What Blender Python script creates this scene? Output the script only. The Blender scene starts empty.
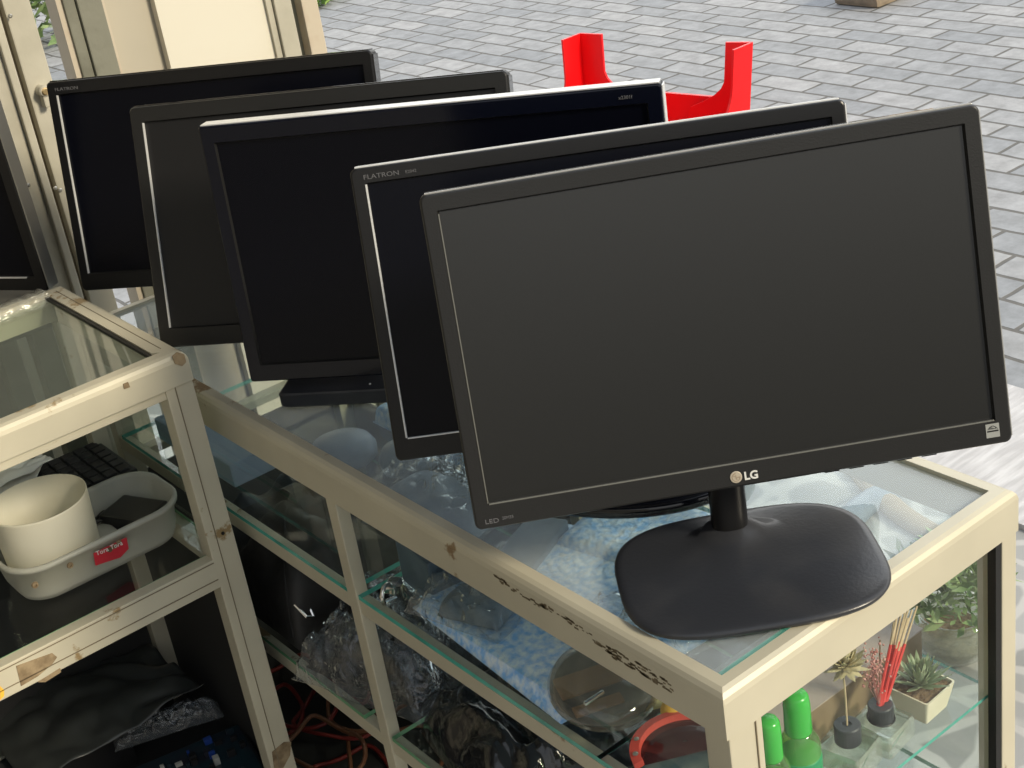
import bpy, bmesh, math, random
from mathutils import Vector, Matrix, noise
random.seed(7)
sc = bpy.context.scene
COL = sc.collection
PI = math.pi
Z0 = 1.6                                   # camera height above the ground

# ------------------------------------------------------------------ camera
F_PX, PITCH, ROLL, YAW = 1487.8, 0.45598, 0.16226, -0.60792
def cam_axes():
    cy, sy = math.cos(YAW), math.sin(YAW)
    def mp(v): return Vector((-v[1], v[0], v[2]))
    f = Vector((cy*math.cos(PITCH), sy*math.cos(PITCH), -math.sin(PITCH)))
    rt = Vector((sy, -cy, 0)); dn = f.cross(rt)
    c, s = math.cos(ROLL), math.sin(ROLL)
    return mp(c*rt+s*dn), mp(-s*rt+c*dn), mp(f)
RT, DN, FW = cam_axes()
cam = bpy.data.cameras.new('camera'); co = bpy.data.objects.new('camera', cam); COL.objects.link(co)
cam.sensor_width = 36; cam.lens = F_PX/1024*36; cam.clip_start = .02; cam.clip_end = 200
co.matrix_world = Matrix(((RT.x, -DN.x, -FW.x, 0), (RT.y, -DN.y, -FW.y, 0), (RT.z, -DN.z, -FW.z, Z0), (0, 0, 0, 1)))
sc.camera = co
def ray(px, py): return (RT*((px-512)/F_PX) + DN*((py-384)/F_PX) + FW)
def atz(px, py, z):                        # point of the place at height z seen at this pixel
    d = ray(px, py); t = (z-Z0)/d.z; return Vector((d.x*t, d.y*t, z))
def aty(px, py, y): d = ray(px, py); t = y/d.y; return Vector((d.x*t, y, Z0+d.z*t))

# ------------------------------------------------------------------ materials
def new_mat(name):
    m = bpy.data.materials.new(name); m.use_nodes = True
    nt = m.node_tree; nt.nodes.clear()
    out = nt.nodes.new('ShaderNodeOutputMaterial')
    return m, nt, out
def nd(nt, t, **kw):
    n = nt.nodes.new(t)
    for k, v in kw.items():
        if k.startswith('i_'): n.inputs[k[2:].replace('_', ' ')].default_value = v
        else: setattr(n, k, v)
    return n
def c4(c): return (*c, 1)
def mat(name, col, rough=.5, metal=0, col2=None, scale=8, bump=0, bscale=60, spec=.5, lo=.4, hi=.65, stretch=None, coat=0, trans=0, ior=1.45, detail=4, sheen=0):
    m, nt, out = new_mat(name)
    b = nd(nt, 'ShaderNodeBsdfPrincipled'); nt.links.new(b.outputs[0], out.inputs[0])
    b.inputs['Base Color'].default_value = c4(col); b.inputs['Roughness'].default_value = rough
    b.inputs['Metallic'].default_value = metal; b.inputs['Specular IOR Level'].default_value = spec
    b.inputs['Coat Weight'].default_value = coat; b.inputs['Transmission Weight'].default_value = trans
    b.inputs['IOR'].default_value = ior; b.inputs['Sheen Weight'].default_value = sheen
    tc = nd(nt, 'ShaderNodeTexCoord'); mp = nd(nt, 'ShaderNodeMapping')
    nt.links.new(tc.outputs['Object'], mp.inputs[0])
    if stretch: mp.inputs['Scale'].default_value = stretch
    if col2:
        n = nd(nt, 'ShaderNodeTexNoise'); n.inputs['Scale'].default_value = scale; n.inputs['Detail'].default_value = detail
        r = nd(nt, 'ShaderNodeValToRGB'); r.color_ramp.elements[0].position = lo; r.color_ramp.elements[1].position = hi
        r.color_ramp.elements[0].color = c4(col); r.color_ramp.elements[1].color = c4(col2)
        nt.links.new(mp.outputs[0], n.inputs[0]); nt.links.new(n.outputs[0], r.inputs[0]); nt.links.new(r.outputs[0], b.inputs['Base Color'])
    if bump:
        n = nd(nt, 'ShaderNodeTexNoise'); n.inputs['Scale'].default_value = bscale; n.inputs['Detail'].default_value = 3
        bp = nd(nt, 'ShaderNodeBump'); bp.inputs['Strength'].default_value = bump; bp.inputs['Distance'].default_value = .01
        nt.links.new(mp.outputs[0], n.inputs[0]); nt.links.new(n.outputs[0], bp.inputs['Height']); nt.links.new(bp.outputs[0], b.inputs['Normal'])
    return m
def glass(name, tint=(.93, .97, .96), rough=.0, ior=1.45, haze=0, hazecol=(.8, .85, .9), bump=0, bscale=30, boost=1.0):
    m, nt, out = new_mat(name)
    tr = nd(nt, 'ShaderNodeBsdfTransparent'); tr.inputs[0].default_value = c4(tint)
    gl = nd(nt, 'ShaderNodeBsdfGlossy'); gl.inputs['Roughness'].default_value = rough
    fr = nd(nt, 'ShaderNodeFresnel'); fr.inputs[0].default_value = ior
    mx = nd(nt, 'ShaderNodeMixShader')
    mul = nd(nt, 'ShaderNodeMath', operation='MULTIPLY'); mul.inputs[1].default_value = boost; mul.use_clamp = True
    ge = nd(nt, 'ShaderNodeNewGeometry'); inv = nd(nt, 'ShaderNodeMath', operation='SUBTRACT'); inv.inputs[0].default_value = 1
    m0 = nd(nt, 'ShaderNodeMath', operation='MULTIPLY')
    nt.links.new(ge.outputs['Backfacing'], inv.inputs[1]); nt.links.new(inv.outputs[0], m0.inputs[0]); nt.links.new(fr.outputs[0], m0.inputs[1])
    nt.links.new(m0.outputs[0], mul.inputs[0]); nt.links.new(mul.outputs[0], mx.inputs[0])
    nt.links.new(tr.outputs[0], mx.inputs[1]); nt.links.new(gl.outputs[0], mx.inputs[2])
    last = mx
    if haze:
        df = nd(nt, 'ShaderNodeBsdfDiffuse'); df.inputs[0].default_value = c4(hazecol)
        m2 = nd(nt, 'ShaderNodeMixShader'); m2.inputs[0].default_value = haze
        nt.links.new(mx.outputs[0], m2.inputs[1]); nt.links.new(df.outputs[0], m2.inputs[2]); last = m2
    if bump:
        tc = nd(nt, 'ShaderNodeTexCoord'); n = nd(nt, 'ShaderNodeTexNoise'); n.inputs['Scale'].default_value = bscale; n.inputs['Detail'].default_value = 2
        n.inputs['Distortion'].default_value = 1.5
        bp = nd(nt, 'ShaderNodeBump'); bp.inputs['Strength'].default_value = bump; bp.inputs['Distance'].default_value = .01
        nt.links.new(tc.outputs['Object'], n.inputs[0]); nt.links.new(n.outputs[0], bp.inputs['Height'])
        nt.links.new(bp.outputs[0], gl.inputs['Normal']); nt.links.new(bp.outputs[0], fr.inputs['Normal'])
    nt.links.new(last.outputs[0], out.inputs[0])
    return m

def frame_mat(name, base, dirt, amt=.72):
    # pale painted aluminium with long faint streaks and brown worn patches
    m, nt, out = new_mat(name)
    b = nd(nt, 'ShaderNodeBsdfPrincipled'); nt.links.new(b.outputs[0], out.inputs[0])
    b.inputs['Roughness'].default_value = .42; b.inputs['Metallic'].default_value = .15
    tc = nd(nt, 'ShaderNodeTexCoord')
    n1 = nd(nt, 'ShaderNodeTexNoise'); n1.inputs['Scale'].default_value = 9; n1.inputs['Detail'].default_value = 6
    r1 = nd(nt, 'ShaderNodeValToRGB'); r1.color_ramp.elements[0].position = .3; r1.color_ramp.elements[1].position = .8
    r1.color_ramp.elements[0].color = c4(base); r1.color_ramp.elements[1].color = c4([x*.84 for x in base])
    n2 = nd(nt, 'ShaderNodeTexNoise'); n2.inputs['Scale'].default_value = 26; n2.inputs['Detail'].default_value = 8; n2.inputs['Roughness'].default_value = .62
    n3 = nd(nt, 'ShaderNodeTexNoise'); n3.inputs['Scale'].default_value = 5
    mul = nd(nt, 'ShaderNodeMath', operation='MULTIPLY')
    r2 = nd(nt, 'ShaderNodeValToRGB'); r2.color_ramp.elements[0].position = amt*.5; r2.color_ramp.elements[1].position = amt*.5+.03
    mx = nd(nt, 'ShaderNodeMix', data_type='RGBA'); mx.inputs['B'].default_value = c4(dirt)
    L = nt.links.new
    for n in (n1, n2, n3): L(tc.outputs['Object'], n.inputs[0])
    L(n1.outputs[0], r1.inputs[0]); L(n2.outputs[0], mul.inputs[0]); L(n3.outputs[0], mul.inputs[1]); L(mul.outputs[0], r2.inputs[0])
    L(r2.outputs[0], mx.inputs['Factor']); L(r1.outputs[0], mx.inputs['A']); L(mx.outputs['Result'], b.inputs['Base Color'])
    return m

M = {}
M['frame'] = frame_mat('painted aluminium', (.56, .52, .40), (.25, .17, .09))
M['frame_b'] = frame_mat('worn painted aluminium', (.58, .54, .42), (.30, .21, .10), .70)
M['groove'] = mat('dark groove', (.20, .165, .11), .7)
M['rust'] = mat('brown worn patch', (.33, .25, .15), .8, col2=(.16, .11, .06), scale=60)
M['dirt'] = mat('dark grime', (.10, .075, .04), .8, col2=(.2, .16, .1), scale=90)
M['glass'] = glass('clear glass', (.95, .975, .965))
M['glass_top'] = glass('dusty glass with sky sheen', (.93, .97, .96), haze=.17, hazecol=(.85, .93, 1), boost=1.4)  # bluish haze colour holds both dust and sky reflection
M['glass_edge'] = mat('teal glass edge', (.10, .46, .38), .15, spec=.6, col2=(.06, .30, .25), scale=20)
M['glass_edge_g'] = mat('green glass edge', (.13, .32, .17), .2, spec=.6)
M['gasket'] = mat('black rubber gasket', (.006, .006, .006), .5)
M['plastic'] = mat('black plastic', (.010, .010, .011), .30, bump=.04, bscale=900)
M['plastic_m'] = mat('matte charcoal plastic', (.016, .016, .016), .32, bump=.05, bscale=700)
M['base_pl'] = mat('black satin plastic', (.026, .028, .034), .30, bump=.03, bscale=300, col2=(.05, .05, .053), scale=14, lo=.45, hi=.85)
M['gloss'] = mat('glossy black plastic', (.008, .009, .014), .12, coat=.4)
M['gloss_b'] = mat('navy black plastic', (.003, .004, .010), .16)
M['glass_b'] = glass('greenish counter glass', (.90, .94, .90), haze=.07, hazecol=(.7, .74, .68), boost=1.2)
M['lip'] = mat('inner lip glint', (.22, .22, .20), .25, metal=.5)  # pale tone standing in for reflection on the inner lip
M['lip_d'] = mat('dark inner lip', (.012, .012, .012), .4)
M['silver_trim_glint'] = mat('silver trim and glint', (.75, .76, .76), .3, metal=.3)  # real trim, also painted as glint on monitor edges and screen lips
M['scr_m'] = mat('matte grey screen', (.010, .010, .009), .26, spec=1.0)
M['scr_g'] = mat('dark grey screen', (.010, .010, .011), .42, spec=.5)
M['scr_n'] = mat('navy black screen', (.002, .0025, .006), .25, spec=.25)
M['print_grey'] = mat('grey print', (.13, .13, .14), .5)
M['print_white'] = mat('light grey print', (.62, .62, .60), .5)
M['logo'] = mat('beige logo disc', (.50, .44, .35), .35, metal=.3)
M['logo_d'] = mat('brown logo line', (.30, .22, .15), .4)
M['sticker'] = mat('grey sticker', (.28, .29, .28), .5)
M['red'] = mat('bright red plastic', (.85, .006, .008), .35, col2=(.75, .006, .01), scale=3)
M['cream_wall'] = mat('cream painted panel', (.66, .63, .54), .6, col2=(.60, .56, .46), scale=2.5)
M['cream_wall_shade'] = mat('shaded cream panel', (.46, .42, .34), .7, col2=(.40, .37, .30), scale=3)  # shaded strip of the cream panel, darkened in its colour
M['steel_g'] = mat('grey green steel', (.20, .20, .16), .55, col2=(.13, .13, .10), scale=12, bump=.15, bscale=50)
M['steel_l'] = mat('pale galvanised steel', (.50, .475, .395), .45, metal=.1, col2=(.40, .38, .31), scale=9, bump=.05)
M['rusty'] = mat('rusty steel edge', (.50, .44, .35), .7, col2=(.34, .23, .15), scale=10, lo=.52, hi=.75)
M['brass'] = mat('brass', (.75, .55, .28), .3, metal=.9)
M['chrome'] = mat('chrome', (.75, .75, .73), .15, metal=1)
M['screw'] = mat('screw steel', (.5, .49, .45), .35, metal=.9)
M['tub'] = glass('cloudy clear plastic', (.88, .88, .84), rough=.25, haze=.42, hazecol=(.75, .75, .68))
M['cup'] = mat('off white plastic', (.72, .69, .56), .5, col2=(.66, .62, .48), scale=7)
M['blackbag'] = mat('black bag fabric', (.022, .021, .020), .55, bump=.8, bscale=14, col2=(.04, .038, .036), scale=6)
M['shiny_bag'] = mat('shiny black plastic film', (.012, .013, .015), .16, bump=.9, bscale=22, coat=.5)
M['film'] = glass('crinkled clear film', (.9, .93, .95), rough=.08, haze=.05, bump=1.0, bscale=38, boost=2.2)
M['sheet'] = mat('dark plastic sheet', (.035, .038, .036), .35, bump=.5, bscale=9, coat=.3)
M['blue_cloth'] = mat('light blue mottled fabric', (.26, .54, .95), .8, col2=(.78, .90, 1), scale=110, bump=.4, bscale=120, lo=.35, hi=.65)
M['blue_box'] = mat('slate blue plastic', (.10, .14, .19), .4, col2=(.17, .22, .28), scale=18)
M['pale_blue'] = mat('pale blue fill', (.30, .40, .55), .6, col2=(.42, .5, .6), scale=6)
M['mauve'] = mat('mauve cardboard', (.42, .35, .31), .8, col2=(.38, .31, .28), scale=12)
M['kraft'] = mat('brown cardboard', (.27, .20, .12), .85, col2=(.22, .16, .10), scale=18)
M['yellow'] = mat('yellow plastic', (.85, .50, .06), .4)
M['sponge'] = mat('dull yellow card', (.55, .48, .20), .8, col2=(.48, .42, .18), scale=25)
M['redband'] = mat('faded red plastic', (.62, .09, .07), .4)
M['lens'] = glass('dark red lens', (.35, .12, .12), rough=.05, haze=.25, hazecol=(.12, .05, .06))
M['disc'] = glass('smoky clear plastic', (.72, .68, .62), rough=.05, haze=.12, hazecol=(.5, .45, .38), boost=2)
M['discbrown'] = mat('brown label', (.32, .22, .13), .5, col2=(.20, .14, .09), scale=14)
M['darkteal'] = mat('dark teal card', (.05, .09, .11), .5, col2=(.12, .16, .16), scale=35)
M['redcable'] = mat('dark red cable', (.16, .015, .012), .45)
M['orangecable'] = mat('rust orange cable', (.17, .07, .035), .45)
M['blackcable'] = mat('black cable', (.01, .01, .01), .4)
M['paper'] = mat('white paper', (.75, .74, .70), .7)
M['key'] = mat('keycap black', (.022, .022, .025), .35)
M['grey_key'] = mat('grey legend', (.35, .35, .36), .6)
M['lapt'] = mat('laptop deck', (.022, .023, .026), .4)
M['greencap'] = mat('green plastic cap', (.04, .48, .05), .25, spec=.7, coat=.3)
M['greenglass'] = glass('pale green plastic', (.55, .90, .40), rough=.05, haze=.12, hazecol=(.5, .8, .3), boost=2)
M['greenlabel'] = mat('green label', (.02, .30, .12), .4)
M['reddot'] = mat('red label mark', (.6, .03, .05), .4)
M['clearbottle'] = glass('clear bottle glass', (.86, .89, .84), rough=.05, boost=3.5, ior=1.5, haze=.14, hazecol=(.7, .72, .62))
M['blackcap'] = mat('slate black cap', (.03, .035, .042), .45, col2=(.06, .065, .075), scale=40)
M['wood'] = mat('pale reed stick', (.62, .47, .30), .7)
M['dried'] = mat('dried flower beige', (.66, .58, .38), .9, col2=(.48, .42, .25), scale=60)
M['redstick'] = mat('red reed', (.70, .06, .05), .6)
M['pinkberry'] = mat('dusky red berries', (.45, .16, .14), .7, col2=(.7, .4, .36), scale=80)
M['pot'] = mat('cream ceramic', (.78, .72, .56), .45)
M['soil'] = mat('brown soil', (.14, .09, .05), .95, col2=(.25, .17, .1), scale=90, bump=.6, bscale=120)
M['leaf'] = mat('succulent green', (.26, .33, .19), .5, col2=(.42, .48, .32), scale=50)
M['leaf2'] = mat('garden green', (.12, .20, .07), .5, col2=(.28, .36, .15), scale=20)
M['leaf3'] = mat('yellow green', (.28, .38, .08), .6, col2=(.15, .28, .06), scale=6)
M['table'] = mat('grey laminate', (.13, .13, .12), .45, col2=(.17, .165, .15), scale=4, stretch=(1, 14, 1))
M['dark_fill'] = mat('dark fill board', (.02, .02, .02), .7)  # near black, for keeping the lower case interiors dark
M['pcb'] = mat('dark circuit board', (.01, .03, .04), .4, col2=(.02, .02, .03), scale=40)
M['chip'] = mat('black chips', (.015, .015, .016), .35)
M['bluechip'] = mat('blue connector', (.02, .06, .28), .35)
M['palechip'] = mat('pale connector', (.55, .55, .5), .35, metal=.3)
M['tape'] = glass('crinkled tape', (.85, .85, .8), rough=.15, haze=.22, hazecol=(.7, .7, .62), bump=.8, bscale=50, boost=3)
M['stone'] = mat('brown stone', (.30, .24, .17), .9, col2=(.2, .16, .12), scale=15)
M['cement'] = mat('pale grey cement', (.42, .41, .41), .8, col2=(.56, .55, .55), scale=9, stretch=(1, 7, 1), bump=.2, bscale=40, detail=8)
M['roof'] = mat('unseen shade roof', (.16, .15, .13), .9)
M['shopwall'] = mat('shop wall', (.26, .24, .20), .9)
M['edge_glint'] = mat('pale edge glint', (.30, .30, .29), .2, spec=1.0, coat=1)  # grey standing in for sky reflection on a black top edge
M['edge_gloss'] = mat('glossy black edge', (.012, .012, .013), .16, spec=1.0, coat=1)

# pavers: running bond of interlocking concrete blocks
def paver_mat():
    m, nt, out = new_mat('grey concrete pavers'); L = nt.links.new
    b = nd(nt, 'ShaderNodeBsdfPrincipled'); b.inputs['Roughness'].default_value = .8; L(b.outputs[0], out.inputs[0])
    tc = nd(nt, 'ShaderNodeTexCoord'); mp = nd(nt, 'ShaderNodeMapping'); mp.inputs['Rotation'].default_value = (0, 0, PAVER_ROT)
    nz = nd(nt, 'ShaderNodeTexNoise'); nz.inputs['Scale'].default_value = 5; nz.inputs['Detail'].default_value = 2
    ad = nd(nt, 'ShaderNodeMix', data_type='RGBA', blend_type='LINEAR_LIGHT'); ad.inputs['Factor'].default_value = .012
    br = nd(nt, 'ShaderNodeTexBrick'); br.offset = .5
    br.inputs['Scale'].default_value = 1; br.inputs['Brick Width'].default_value = PAVER_L; br.inputs['Row Height'].default_value = PAVER_W
    br.inputs['Mortar Size'].default_value = .0075; br.inputs['Mortar Smooth'].default_value = .3
    br.inputs['Color1'].default_value = (.235, .245, .255, 1); br.inputs['Color2'].default_value = (.325, .325, .325, 1); br.inputs['Mortar'].default_value = (.11, .105, .095, 1)
    n = nd(nt, 'ShaderNodeTexNoise'); n.inputs['Scale'].default_value = 14; n.inputs['Detail'].default_value = 8; n.inputs['Roughness'].default_value = .7
    r = nd(nt, 'ShaderNodeValToRGB'); r.color_ramp.elements[0].color = (.72, .72, .72, 1); r.color_ramp.elements[1].color = (1.2, 1.2, 1.22, 1)
    r.color_ramp.elements[0].position = .3; r.color_ramp.elements[1].position = .7
    mu = nd(nt, 'ShaderNodeMix', data_type='RGBA', blend_type='MULTIPLY'); mu.inputs['Factor'].default_value = 1
    bp = nd(nt, 'ShaderNodeBump'); bp.inputs['Strength'].default_value = .5; bp.inputs['Distance'].default_value = .02; bp.invert = True
    L(tc.outputs['Object'], mp.inputs[0]); L(mp.outputs[0], ad.inputs['A']); L(mp.outputs[0], nz.inputs[0]); L(nz.outputs[1], ad.inputs['B'])
    L(ad.outputs['Result'], br.inputs[0]); L(tc.outputs['Object'], n.inputs[0]); L(n.outputs[0], r.inputs[0])
    L(br.outputs[0], mu.inputs['A']); L(r.outputs[0], mu.inputs['B']); L(mu.outputs['Result'], b.inputs['Base Color'])
    L(br.outputs[1], bp.inputs['Height']); L(bp.outputs[0], b.inputs['Normal'])
    return m
PAVER_ROT, PAVER_L, PAVER_W = PI/2, .25, .125
M['paver'] = paver_mat()
def crazy_mat():
    m, nt, out = new_mat('irregular flagstone'); L = nt.links.new
    b = nd(nt, 'ShaderNodeBsdfPrincipled'); b.inputs['Roughness'].default_value = .75; L(b.outputs[0], out.inputs[0])
    tc = nd(nt, 'ShaderNodeTexCoord')
    nz = nd(nt, 'ShaderNodeTexNoise'); nz.inputs['Scale'].default_value = 6
    ad = nd(nt, 'ShaderNodeMix', data_type='RGBA', blend_type='LINEAR_LIGHT'); ad.inputs['Factor'].default_value = .03
    L(tc.outputs['Object'], nz.inputs[0]); L(tc.outputs['Object'], ad.inputs['A']); L(nz.outputs[1], ad.inputs['B'])
    v = nd(nt, 'ShaderNodeTexVoronoi', feature='DISTANCE_TO_EDGE'); v.inputs['Scale'].default_value = 9
    v2 = nd(nt, 'ShaderNodeTexVoronoi'); v2.inputs['Scale'].default_value = 9
    r = nd(nt, 'ShaderNodeValToRGB'); r.color_ramp.elements[0].position = .06; r.color_ramp.elements[1].position = .1
    r.color_ramp.elements[0].color = (1, 1, 1, 1); r.color_ramp.elements[1].color = (0, 0, 0, 1)
    r2 = nd(nt, 'ShaderNodeValToRGB'); r2.color_ramp.elements[0].color = (.22, .22, .21, 1); r2.color_ramp.elements[1].color = (.34, .34, .33, 1)
    mx = nd(nt, 'ShaderNodeMix', data_type='RGBA'); mx.inputs['B'].default_value = (.42, .41, .39, 1)
    L(ad.outputs['Result'], v.inputs[0]); L(ad.outputs['Result'], v2.inputs[0]); L(v.outputs['Distance'], r.inputs[0]); L(v2.outputs['Color'], r2.inputs[0])
    L(r.outputs[0], mx.inputs['Factor']); L(r2.outputs[0], mx.inputs['A']); L(mx.outputs['Result'], b.inputs['Base Color'])
    return m
M['crazy'] = crazy_mat()

# ------------------------------------------------------------------ helpers
ROOTM = {}
def thing(name, label, cat, loc=(0, 0, 0), rotz=0, group=None):
    o = bpy.data.objects.new(name, None); COL.objects.link(o); o.empty_display_size = .05
    o.location = loc; o.rotation_euler = (0, 0, rotz); o['label'] = label; o['category'] = cat
    if group: o['group'] = group
    ROOTM[o.name] = Matrix.Translation(Vector(loc)) @ Matrix.Rotation(rotz, 4, 'Z')
    return o
def obj(name, bm, m, parent=None, world=True, smooth=False, mats=None):
    me = bpy.data.meshes.new(name)
    bmesh.ops.recalc_face_normals(bm, faces=bm.faces)
    if smooth:
        for f in bm.faces: f.smooth = True
    bm.to_mesh(me); bm.free()
    for x in (mats or [m]): me.materials.append(x)
    o = bpy.data.objects.new(name, me); COL.objects.link(o)
    if parent:
        r = parent
        while r.parent: r = r.parent
        if world and r.name in ROOTM: me.transform(ROOTM[r.name].inverted())
        o.parent = parent
    if smooth:
        md = o.modifiers.new('n', 'WEIGHTED_NORMAL') if False else None
    return o
def tag(o, label, cat, group=None, kind=None):
    o['label'] = label; o['category'] = cat
    if group: o['group'] = group
    if kind: o['kind'] = kind
    # origin to the base centre
    me = o.data; vs = [v.co for v in me.vertices]
    c = Vector(((min(v.x for v in vs)+max(v.x for v in vs))/2, (min(v.y for v in vs)+max(v.y for v in vs))/2, min(v.z for v in vs)))
    me.transform(Matrix.Translation(-c)); o.location = c
    return o
def struct(name, bm, m, label=None):
    o = obj(name, bm, m); o['kind'] = 'structure'
    if label: o['label'] = label
    return o
def box(bm, a, b, bev=0, mi=None, mtx=None):
    a = Vector(a); b = Vector(b); c = (a+b)/2; s = b-a
    r = bmesh.ops.create_cube(bm, size=1, matrix=Matrix.Translation(c) @ Matrix.Diagonal((abs(s.x), abs(s.y), abs(s.z), 1)))
    vs = r['verts']
    if bev:
        es = list({e for v in vs for e in v.link_edges})
        g = bmesh.ops.bevel(bm, geom=es, offset=bev, segments=2, affect='EDGES', profile=.6)
        vs = list({v for f in g['faces'] for v in f.verts} | {v for v in vs if v.is_valid})
    if mtx is not None: bmesh.ops.transform(bm, matrix=mtx, verts=vs)
    if mi is not None:
        for v in vs:
            for f in v.link_faces: f.material_index = mi
    return vs
def BM(): return bmesh.new()
def bx(a, b, bev=0, mtx=None): bm = BM(); box(bm, a, b, bev, None, mtx); return bm
def prism(bm, pts, z0, z1, mtx=None):
    lo = [bm.verts.new((x, y, z0)) for x, y in pts]; hi = [bm.verts.new((x, y, z1)) for x, y in pts]
    n = len(pts); bm.faces.new(hi); bm.faces.new(lo[::-1])
    for i in range(n): bm.faces.new((lo[i], lo[(i+1) % n], hi[(i+1) % n], hi[i]))
    if mtx is not None: bmesh.ops.transform(bm, matrix=mtx, verts=lo+hi)
def extrude_profile(bm, prof, p0, p1, side, up, m0=0, m1=0):
    # prof = (side, up) pairs; swept p0->p1; m0/m1 mitre slopes (shift along the run per unit of side)
    d = (Vector(p1)-Vector(p0)).normalized(); s = Vector(side); u = Vector(up)
    A = [bm.verts.new(Vector(p0)+s*a+u*b+d*(a*m0)) for a, b in prof]; B = [bm.verts.new(Vector(p1)+s*a+u*b-d*(a*m1)) for a, b in prof]
    n = len(prof); bm.faces.new(A); bm.faces.new(B[::-1])
    for i in range(n): bm.faces.new((A[i], A[(i+1) % n], B[(i+1) % n], B[i]))
def tube(bm, pts, r, seg=8, closed=False, taper=None):
    pts = [Vector(p) for p in pts]; rings = []; n = len(pts); prev = None
    for i, p in enumerate(pts):
        if closed: t = pts[(i+1) % n]-pts[i-1]
        else: t = pts[min(i+1, n-1)]-pts[max(i-1, 0)]
        t.normalize()
        a = prev if prev is not None else (Vector((0, 0, 1)) if abs(t.z) < .9 else Vector((1, 0, 0)))
        x = (a-t*a.dot(t)).normalized(); y = t.cross(x); prev = x
        rr = r if taper is None else r*taper[i]
        rings.append([bm.verts.new(p+x*math.cos(2*PI*k/seg)*rr+y*math.sin(2*PI*k/seg)*rr) for k in range(seg)])
    m = n if closed else n-1
    for i in range(m):
        A, B = rings[i], rings[(i+1) % n]
        for k in range(seg): bm.faces.new((A[k], A[(k+1) % seg], B[(k+1) % seg], B[k]))
    if not closed: bm.faces.new(rings[0][::-1]); bm.faces.new(rings[-1])
def lathe(bm, prof, c=(0, 0, 0), seg=28, mtx=None, cap=True):
    rings = []
    for r, z in prof:
        rings.append([bm.verts.new((c[0]+r*math.cos(2*PI*k/seg), c[1]+r*math.sin(2*PI*k/seg), c[2]+z)) for k in range(seg)])
    for A, B in zip(rings, rings[1:]):
        for k in range(seg): bm.faces.new((A[k], A[(k+1) % seg], B[(k+1) % seg], B[k]))
    if cap: bm.faces.new(rings[0][::-1]); bm.faces.new(rings[-1])
    if mtx is not None: bmesh.ops.transform(bm, matrix=mtx, verts=[v for r in rings for v in r])
def loopfaces(bm, L, cap0=False, cap1=False):
    R = [[bm.verts.new(p) for p in l] for l in L]
    n = len(R[0])
    for A, B in zip(R, R[1:]):
        for k in range(n): bm.faces.new((A[k], A[(k+1) % n], B[(k+1) % n], B[k]))
    if cap0: bm.faces.new(R[0][::-1])
    if cap1: bm.faces.new(R[-1])
def rrect(w, h, r, n=6, cx=0, cz=0):
    out = []
    for (sx, sz, a0) in ((1, 1, 0), (-1, 1, PI/2), (-1, -1, PI), (1, -1, 1.5*PI)):
        for k in range(n+1):
            a = a0+PI/2*k/n
            out.append((cx+sx*(w/2-r)+r*math.cos(a), cz+sz*(h/2-r)+r*math.sin(a)))
    return out
def text_bm(s, size, depth=.0003, bold=False, xs=1):
    cu = bpy.data.curves.new('t', 'FONT'); cu.body = s; cu.size = size; cu.extrude = depth; cu.align_x = 'LEFT'; cu.resolution_u = 3
    if bold: cu.offset = size*.03
    o = bpy.data.objects.new('t', cu); COL.objects.link(o)
    dg = bpy.context.evaluated_depsgraph_get(); me = bpy.data.meshes.new_from_object(o.evaluated_get(dg))
    bm = BM(); bm.from_mesh(me); bpy.data.objects.remove(o); bpy.data.meshes.remove(me)
    bmesh.ops.scale(bm, vec=(xs, 1, 1), verts=bm.verts)
    return bm

# ------------------------------------------------------------------ the setting
XC, XF = 2.05, 2.5
struct('ground', bx((XF, -3, -.05), (14, 22, 0)), M['paver'], 'grey concrete block paving outside the shop')
struct('floor', bx((-3, -3, -.05), (XC, 4, 0)), M['crazy'], 'irregular flagstone floor under the display cases')
struct('trim_1', bx((XC, -3, -.05), (XF, 4, .012)), M['cement'], 'pale cement strip between flagstones and pavers')
struct('ground_far', bx((-3, 4, -.05), (XF, 22, -.002)), M['paver'], 'grey paving behind the door')
struct('shade_roof', bx((-3, .7, 2.9), (1.9, 2.4, 3.0)), M['roof'], 'unseen shade roof')  # unseen roof added to darken the interior, shortened to admit sun
struct('wall_left', bx((-3.0, -3, 0), (-2.9, 2.4, 2.9)), M['shopwall'], 'shop wall on the left')
# back wall with door: plane at y = YW
YW = 2.15
def xw(px, py, y=YW): return aty(px, py, y).x
def vstrip(name, x0, x1, y0, y1, m, z1=2.9, z0=0, bev=.003): return struct(name, bx((x0, y0, z0), (x1, y1, z1), bev), M[m])
struct('wall_back', bx((-2.9, YW+.02, 0), (.60, YW+.10, 2.9)), M['shopwall'])
xa = xw(31, 119); xb = xw(26.6, 0); xo = xw(76.6, 76); xg = xw(106, 20)
door = thing('door_1', 'pale steel door leaf with a brass lock cylinder, left of the monitors', 'door', (.68, YW, 0)); del door['category']; door['kind'] = 'structure'
obj('door_stile', bx((xa+.004, YW-.012, 0), (xb, YW+.03, 2.9), .002), M['steel_l'], door)
obj('door_groove', bx((xa-.010, YW+.004, 0), (xa+.004, YW+.03, 2.9)), M['groove'], door)
obj('door_jamb', bx((xa-.022, YW-.03, 0), (xa-.010, YW+.03, 2.9), .002), M['steel_l'], door)
obj('door_panel', bx((xa-.13, YW-.02, 0), (xa-.022, YW+.03, 2.9), .002), M['steel_l'], door)
pl = aty(40.5, 90, YW-.012)
bm = BM(); lathe(bm, [(.0085, 0), (.0085, .016), (.007, .018)], seg=24, mtx=Matrix.Translation(pl) @ Matrix.Rotation(PI/2, 4, 'X'))
box(bm, (pl.x-.005, pl.y-.016, pl.z-.024), (pl.x+.005, pl.y, pl.z), .002)
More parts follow.
